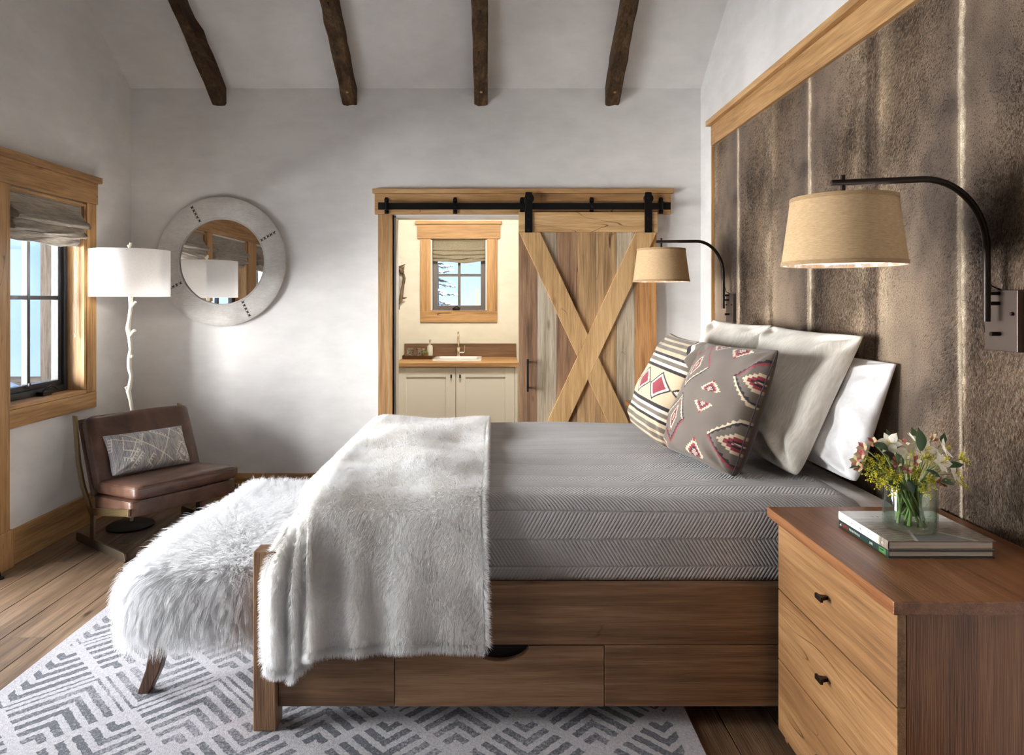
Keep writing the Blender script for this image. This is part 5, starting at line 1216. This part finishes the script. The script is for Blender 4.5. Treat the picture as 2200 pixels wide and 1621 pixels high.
# ------------------------------------------------------------------ rug
def rug_mat():
    m, nt, bs = new_mat('chevron_rug'); tc = nd(nt, 'TexCoord')
    wv = nd(nt, 'TexNoise'); wv.inputs['Scale'].default_value = 60; L(nt, tc.outputs['Object'], wv.inputs['Vector'])
    vm = nd(nt, 'VectorMath', operation='MULTIPLY_ADD'); L(nt, wv.outputs['Color'], vm.inputs[0]); vm.inputs[1].default_value = (.014, .014, 0); L(nt, tc.outputs['Object'], vm.inputs[2])
    sp = nd(nt, 'SeparateXYZ'); L(nt, vm.outputs[0], sp.inputs[0]); X, Y = sp.outputs['X'], sp.outputs['Y']
    c = .32; k = 1/(math.sqrt(2)*c)
    a = mth(nt, 'ADD', mth(nt, 'MULTIPLY', mth(nt, 'ADD', X, Y), k), -.8/c+40); b = mth(nt, 'ADD', mth(nt, 'MULTIPLY', mth(nt, 'SUBTRACT', X, Y), k), 2.56/c+40)
    fa, fb = mth(nt, 'FRACT', a), mth(nt, 'FRACT', b); ia, ib = mth(nt, 'FLOOR', a), mth(nt, 'FLOOR', b)
    par = mth(nt, 'MODULO', mth(nt, 'ADD', ia, ib), 2.0)
    def lerp(t, p, q): return mth(nt, 'ADD', mth(nt, 'MULTIPLY', p, mth(nt, 'SUBTRACT', 1.0, t)), mth(nt, 'MULTIPLY', q, t))
    ga = lerp(par, fa, mth(nt, 'SUBTRACT', 1.0, fa)); gb = lerp(par, mth(nt, 'SUBTRACT', 1.0, fb), fb)
    mx = mth(nt, 'MAXIMUM', ga, gb); mn = mth(nt, 'MINIMUM', ga, gb)
    st = mth(nt, 'FRACT', mth(nt, 'ADD', mth(nt, 'MULTIPLY', mx, 6.5), .02))
    bar = mth(nt, 'MULTIPLY', mth(nt, 'GREATER_THAN', st, .12), mth(nt, 'LESS_THAN', st, .66))
    cutd = mth(nt, 'GREATER_THAN', mth(nt, 'ABSOLUTE', mth(nt, 'SUBTRACT', ga, gb)), .035)    # light line at some mitres
    edge = mth(nt, 'MULTIPLY', mth(nt, 'GREATER_THAN', mn, .06), mth(nt, 'LESS_THAN', mx, .97))
    pat = mth(nt, 'MULTIPLY', mth(nt, 'MULTIPLY', bar, edge), mth(nt, 'GREATER_THAN', mx, .12))
    er = noise(nt, coords(nt), 3.2, 4, .65); er2 = noise(nt, coords(nt), 95, 3, .7)
    wear = mth(nt, 'ADD', mth(nt, 'MULTIPLY', er, .7), mth(nt, 'MULTIPLY', er2, .45)); kw = ramp(nt, [(.54, (1, 1, 1)), (.78, (.18, .18, .18))]); L(nt, wear, kw.inputs[0])
    # plain worn border
    Xo = nd(nt, 'SeparateXYZ'); L(nt, tc.outputs['Object'], Xo.inputs[0])
    bd_ = mth(nt, 'MULTIPLY', mth(nt, 'GREATER_THAN', Xo.outputs['X'], -1.74), mth(nt, 'LESS_THAN', Xo.outputs['X'], .60))
    f = mth(nt, 'MULTIPLY', mth(nt, 'MULTIPLY', pat, kw.outputs[0]), bd_)
    base = ramp(nt, [(.3, rgb(150, 148, 154)), (.7, rgb(186, 184, 190))]); L(nt, er2, base.inputs[0])
    dk = ramp(nt, [(.3, rgb(52, 56, 66)), (.7, rgb(84, 88, 98))]); L(nt, er2, dk.inputs[0])
    L(nt, mixc(nt, mth(nt, 'MULTIPLY', f, .95), base.outputs[0], dk.outputs[0]), bs.inputs['Base Color'])
    bs.inputs['Roughness'].default_value = .95; bs.inputs['Sheen Weight'].default_value = .2; bs.inputs['Specular IOR Level'].default_value = .1
    fine = noise(nt, coords(nt), 420, 2)
    bump(nt, mth(nt, 'SUBTRACT', mth(nt, 'ADD', mth(nt, 'MULTIPLY', fine, .6), er2), mth(nt, 'MULTIPLY', f, .9)), bs, .7, .004); return m
ZR = .009
tag(B(-1.79, .665, .9, 4.0, .0005, ZR).build('rug', rug_mat(), bevel=.003, loc=(0, 0, 0)), 'pale grey rug with broken charcoal chevrons under the bed', 'rug')

# ------------------------------------------------------------------ fur bench at the foot of the bed
bn = thing('fur_bench', 'bench covered in long shaggy white fur at the foot of the bed', 'bench', (-1.08, 3.0, ZR))
bc_, bh = np.array((-1.062, 3.005, .385)), np.array((.228, .60, .075))
for sx in (-1, 1):
    for yy in (2.495, 3.52):
        q = [(-.10, .30), (-.155, .30), (-.172, .20), (-.190, .09), (-.222, 0), (-.180, 0), (-.142, .08), (-.112, .19)]
        poly = [((-1.06+(p*1.0) if sx < 0 else -.885-.30*p+.02*z), z+ZR) for (p, z) in q]
        if sx > 0: poly = poly[::-1]
        MB().prism(poly, 1, yy-.02, yy+.025).build('leg', W('walnut', 2), bn, bevel=.004)
M_SKIN = fabric('fleece_skin', rgb(226, 224, 222), rgb(244, 243, 242), 40, 40, 40, sheen=.2)
MB().rbox(tuple(bc_), tuple(bh), .06, 12).build('cushion', M_SKIN, bn, smooth=True)
def bench_fur(N, K, seed):
    rg = np.random.default_rng(seed)
    hx, hy, hz = bh; areas = np.array([4*hx*hy, 4*hy*hz*1.3, 4*hy*hz*1.3, 4*hx*hz*1.5, 4*hx*hz*1.0]); r = .06
    def roots(n):
        f = rg.choice(5, n, p=areas/areas.sum()); u, v = rg.uniform(-1, 1, n), rg.uniform(-1, 1, n); q = np.zeros((n, 3))
        q[f == 0] = np.stack([u*hx, v*hy, np.full(n, hz)], 1)[f == 0]; q[f == 1] = np.stack([np.full(n, -hx), u*hy, v*hz], 1)[f == 1]; q[f == 2] = np.stack([np.full(n, hx), u*hy, v*hz], 1)[f == 2]
        q[f == 3] = np.stack([u*hx, np.full(n, -hy), v*hz], 1)[f == 3]; q[f == 4] = np.stack([u*hx, np.full(n, hy), v*hz], 1)[f == 4]
        inn = np.clip(q, -(bh-r), bh-r); d = q-inn; nn = d/(np.linalg.norm(d, axis=1)[:, None]+1e-9)
        return inn+nn*r+bc_, nn
    def curves(R, nn, ln, k, jit):
        t = np.linspace(0, 1, k)[None, :, None]; x, y = R[:, 0], R[:, 1]
        up = np.clip(nn[:, 2], 0, 1)[:, None]
        sw = np.stack([np.cos(3.1*y+4*x+1.5*np.sin(5*x+2*y)), np.sin(2.3*y-5*x)*.7-.25, np.zeros_like(x)], 1)
        outw = np.stack([(x-bc_[0])/.215, (y-bc_[1])/.60, np.zeros_like(x)], 1)
        flow = sw*.55+outw*.55+jit
        dirn = nn*(.50+.15*up)+flow*up*.75+(1-up)*(np.array((0, 0, -.42))+flow*.18)
        g = np.array((0, 0, -1.0))*(.22+.40*(1-up))
        p = R[:, None]+ln[:, None, None]*(dirn[:, None]*t*(1-.22*t)+g[:, None]*t*t)
        return p
    k = 8
    LR, LN = roots(K); LL = rg.uniform(.085, .135, K); LC = curves(LR, LN, LL, k, rg.normal(0, .15, (K, 3)))
    R, nn = roots(N); ln = rg.uniform(.07, .13, N); P = curves(R, nn, ln, k, rg.normal(0, .17, (N, 3)))
    from mathutils.kdtree import KDTree
    kd = KDTree(K)
    for i in range(K): kd.insert(LR[i], i)
    kd.balance(); near = np.array([kd.find(R[i])[1] for i in range(N)])
    w = (np.linspace(0, 1, k)**1.0*.5)[None, :, None]*rg.uniform(.55, 1.0, N)[:, None, None]
    off = rg.normal(0, .006, (N, 1, 3))
    P = P*(1-w)+(LC[near]+off)*w
    # crimp
    t = np.linspace(0, 1, k)[None, :]; ph = (near*1.7)[:, None]+rg.normal(0, .5, N)[:, None]
    amp = .004*t
    P[:, :, 0] += amp*np.sin(2*PI*2.1*t+ph); P[:, :, 1] += amp*np.cos(2*PI*1.8*t+ph*1.3)
    P[:, :, 2] = np.maximum(P[:, :, 2], .15)
    P[:, :, 0] = np.minimum(P[:, :, 0], -.800)
    return P
M_LONG = fur_mat('white_long_fur', rgb(238, 238, 240), rgb(226, 225, 226), .45)
hair('long_fur', bench_fur(110000, 6000, 21), [.00034, .00034, .00034, .00032, .0003, .00026, .0002, .0001], M_LONG, bn)

# ------------------------------------------------------------------ fur throw over the foot of the bed
def throw_path():
    pts = [(2.258, .292), (2.257, .36), (2.262, .43), (2.270, .49), (2.284, .55), (2.300, .61), (2.312, .665)]
    for a in np.linspace(PI, PI/2, 9)[1:]: pts.append((2.313+.095+.095*math.cos(a), .675+.092*math.sin(a)))
    for y in np.linspace(2.45, 3.80, 30): pts.append((y, .768))
    for a in np.linspace(PI/2, 0, 8): pts.append((3.856+.092*math.cos(a), .675+.093*math.sin(a)))
    pts += [(3.972, .60), (3.985, .52), (3.99, .45)]
    q = np.array(pts); ds = np.r_[0, np.cumsum(np.linalg.norm(np.diff(q, axis=0), axis=1))]; t = np.linspace(0, ds[-1], 170)
    return np.stack([np.interp(t, ds, q[:, 0]), np.interp(t, ds, q[:, 1])], 1)
TP = throw_path()
XT = np.linspace(-.600, -.040, 72)                     # cloth lying flat across the bed, from the foot edge to the straight edge
EX = np.linspace(.34, 0, 44)[:-1]                       # cloth beyond the foot edge (drops down the foot end, gathers at the corner)
GX = np.array([-.600, -.612, -.600, -.606, -.628, -.652, -.660, -.654, -.672, -.700, -.722, -.738, -.742]); GY = np.array([2.226, 2.238, 2.254, 2.258, 2.250, 2.222, 2.240, 2.256, 2.254, 2.226, 2.222, 2.236, 2.252]); GK = np.linspace(0, 1, len(GX))
def smooth1(a, n=3):
    for _ in range(n): a = np.r_[a[:1], (a[:-2]+2*a[1:-1]+a[2:])/4, a[-1:]]
    return a
def throw_main():
    nr = len(TP); P = np.zeros((len(EX)+len(XT), nr, 3)); ty, tz = TP[:, 0], TP[:, 1]
    near = ty < 3
    hang = np.clip((.70-tz)/.40, 0, 1)*near
    top = np.clip((tz-.66)/.1, 0, 1)
    w = np.clip((2.56-ty)/.22, 0, 1); w = w*w*(3-2*w); w = np.where(tz < .70, 1.0, w)*near          # 0 on the bed, 1 down the near side
    gx = np.interp(np.linspace(0, 1, 400), GK, GX); gy = np.interp(np.linspace(0, 1, 400), GK, GY); gx, gy = smooth1(gx, 60), smooth1(gy, 60)
    kk = np.linspace(0, 1, 400)
    for i, e in enumerate(EX):
        k = e/.34
        r = .075
        fx = -.625-r*math.sin(min(e/r, PI/2)) if e < r*PI/2 else -.700; fd = r*(1-math.cos(min(e/r, PI/2))) if e < r*PI/2 else r+(e-r*PI/2)
        foot = np.stack([np.full(nr, fx), ty, np.maximum(np.minimum(tz, .768-fd), .44)], 1)
        hx_, hy_ = np.interp(k, kk, gx), np.interp(k, kk, gy)
        sp_ = np.clip((.74-tz)/.22, 0, 1); sp_ = sp_*sp_*(3-2*sp_)
        X = (-.618-.075*k)*(1-sp_)+hx_*sp_
        Yh = ty*(1-sp_)+(hy_+.018*np.clip((tz-.5)/.2, 0, 1))*sp_
        Z = .70-(.70-tz)*(1+.20*min(1, k*2.2)-.10*max(0, k-.55)*2) - np.where(tz > .70, 0, 0)
        Z = np.where(tz > .70, tz-.09*k*np.clip((tz-.60)/.16, 0, 1), Z-.09*k*np.clip((tz-.60)/.16, 0, 1))
        hg = np.stack([X, Yh, Z], 1)
        P[i] = foot*(1-w[:, None])+hg*w[:, None]
    for i, x in enumerate(XT):
        y = ty.copy(); z = tz.copy(); xx = np.full(nr, x)
        lf_ = np.exp(-max(0, x+.60)/.10)
        xx = xx-(1-hang*.0)*.025*lf_*(1-w)                                # foot edge a little further out on top
        xx = xx+hang*.012*np.clip((x+.3)/.26, 0, 1)
        b = np.exp(-((x+.600)/.045)**2)
        y = y-hang*(.034*b+.016*np.exp(-((x+.47-.03*hang)/.035)**2)+.006*np.sin(x*19+.6)+.004*np.sin(x*37))
        z = z+top*(.006*np.sin(x*13+y*4)+.005*np.sin(y*9-x*6))-hang*(.006*np.sin(x*11+1))*(tz < .35)
        sg = np.exp(-((tz-.735)/.012)**2)*(ty < 2.5); y = y+.007*sg; z = z-.004*sg      # stitched seam
        P[len(EX)+i, :, 0] = xx; P[len(EX)+i, :, 1] = y; P[len(EX)+i, :, 2] = z
    for _ in range(2):
        P[1:-1] = (P[:-2]+2*P[1:-1]+P[2:])/4
    return P
TM = throw_main()
tb = MB(); tb.grid(TM)
M_TSKIN = fabric('fur_backing', rgb(238, 234, 228), rgb(248, 245, 241), 30, 60, 60, sheen=.2)
th = tag(tb.build('fur_throw', M_TSKIN, smooth=True, loc=(-.35, 3.1, .3)), 'ivory faux fur throw draped over the foot of the bed', 'throw')
s = th.modifiers.new('th', 'SOLIDIFY'); s.thickness = .006; s.offset = -1
M_SHORT = fur_mat('ivory_short_fur', rgb(254, 254, 255), rgb(248, 248, 249), .45, ((8, 2.6, 1.6), rgb(240, 238, 235)))
def short_fur(P, n, flip, seed, ln=(.010, .022), side=1):
    rg = np.random.default_rng(seed); R, nn = surf_sample(P, n)
    nn = nn*flip
    up = np.clip(nn[:, 2], 0, 1)[:, None]
    flow = (1-up)*np.array((-.18, 0, -.75))+up*np.stack([.25*np.sin(7*R[:, 1]), -.55+.2*np.sin(9*R[:, 0]), np.zeros(n)], 1)
    wv = np.stack([np.sin(31*R[:, 0]+17*R[:, 2]), np.sin(23*R[:, 1]+9*R[:, 0]), np.sin(27*R[:, 2]+19*R[:, 0])], 1)*.22
    d = nn*.80+flow+wv+rg.normal(0, .20, (n, 3)); d /= np.linalg.norm(d, axis=1)[:, None]
    l = rg.uniform(ln[0], ln[1], n)[:, None]; g = np.array((0, 0, -.25))*l
    return np.stack([R, R+d*l*.4, R+d*l*.75+g*.3, R+d*l+g], 1)
def flipsign(P):
    i, j = P.shape[0]*3//4, P.shape[1]//8; n = np.cross(P[i+1, j]-P[i, j], P[i, j+1]-P[i, j]); return 1 if n[1] < 0 else -1
E_ = []
E_.append(short_fur(TM, 190000, flipsign(TM), 31))
def edge_fur(line, out, n, seed):
    rg = np.random.default_rng(seed); i = rg.integers(0, len(line)-1, n); u = rg.random(n)[:, None]; R = line[i]*(1-u)+line[i+1]*u
    d = np.array(out)+rg.normal(0, .35, (n, 3)); d /= np.linalg.norm(d, axis=1)[:, None]; l = rg.uniform(.015, .032, n)[:, None]; g = np.array((0, 0, -.2))*l
    return np.stack([R, R+d*l*.4, R+d*l*.75+g*.3, R+d*l+g], 1)
E_.append(edge_fur(TM[:, 0], (0, -.5, -.9), 7500, 33)); E_.append(edge_fur(TM[-1], (.75, -.35, .15), 9000, 34)); E_.append(edge_fur(TM[0, :40], (-.8, -.4, -.2), 3500, 36))
hair('short_fur', np.concatenate(E_), [.00036, .00034, .00026, .00008], M_SHORT, th)

# ------------------------------------------------------------------ outside: snow, porch timbers, conifer
def snow_ground():
    n = 90; xs = np.linspace(-60, 45, n); ys = np.linspace(-30, 75, n); P = np.zeros((n, n, 3))
    for i, x in enumerate(xs):
        for j, y in enumerate(ys):
            d = max(0.0, -x-6.5, (y-10.5)*1.0, 0)
            z = -.7+.40*d**1.02+(.25*math.sin(x*.6+y*.33)+.18*math.sin(y*.9-x*.4))*min(1, d/4)
            P[i, j] = (x, y, z)
    return tag(MB().grid(P).build('ground', M_SNOW, smooth=True), 'snow covered hillside outside the windows', 'ground', kind=S)
snow_ground()
pp = at(105, 700, 11.8)
tag(B(pp.x-.09, pp.x+.09, 11.71, 11.89, -.9, 4.2).build('porch_post', W('post_grey', 2), bevel=.01, loc=(pp.x, 11.8, -.9)), 'rough sawn timber post outside the window beside the lamp', 'post')
tag(B(-14.0, pp.x-.091, 11.76, 11.84, -.55, .13).build('porch_rail', W('post_grey', 0), bevel=.008, loc=(-10.8, 11.8, -.55)), 'wooden rail low outside the window beside the lamp', 'railing')
tcx, tcy = -1.12, 13.2
tc_ = thing('snowy_conifer', 'snow laden conifer outside the bathroom window', 'tree', (tcx, tcy, .2))
MB().tube([(tcx, tcy, .0), (tcx+.02, tcy, 5.4)], [.09, .02], 8).build('trunk', plain('bark', rgb(96, 80, 62), .9), tc_, smooth=True)
M_NEED = plain('frosted_needles', rgb(104, 96, 72), .8); rgc = np.random.default_rng(77)
for k in range(120):
    z = .4+4.8*k/120; R = (.50*(1-k/170)+.06)*rgc.uniform(.7, 1.1); a = k*2.399; dr = Vector((math.cos(a), math.sin(a), rgc.uniform(-.35, .1))).normalized(); c0 = Vector((tcx, tcy, z)); br = MB()
    br.tube([c0, c0+dr*R*.6, c0+dr*R], [.012, .008, .003], 5)
    for q in range(14):
        t = .25+.75*q/14; p = c0+dr*R*t; sd_ = dr.cross(Vector((0, 0, 1))).normalized()*(1 if q % 2 else -1); ll = .13*(1.25-t)
        leaf_mesh(br, p, sd_+dr*.8+Vector((0, 0, rgc.uniform(-.5, .1))), (0, 0, 1), ll, .022, .1, .1)
    b = br.build('branch', M_NEED, tc_)
    sn = MB()
    for q in range(3):
        p = c0+dr*R*(.4+.25*q)+Vector((0, 0, .012)); r = rgc.uniform(.022, .05)
        sn.rbox(tuple(p), (r*1.3, r*1.3, r*.5), r*.45, 2)
    sn.build('snow_clump', M_SNOW, b, smooth=True)
fp = at(1025, 640, 11.0)
tag(B(fp.x-.02, fp.x+.02, 10.97, 11.03, -.7, 1.62).build('fence_post', W('trim_oak', 2), bevel=.004, loc=(fp.x, 11.0, -.7)), 'thin wooden stake in the snow outside the bathroom window', 'post')
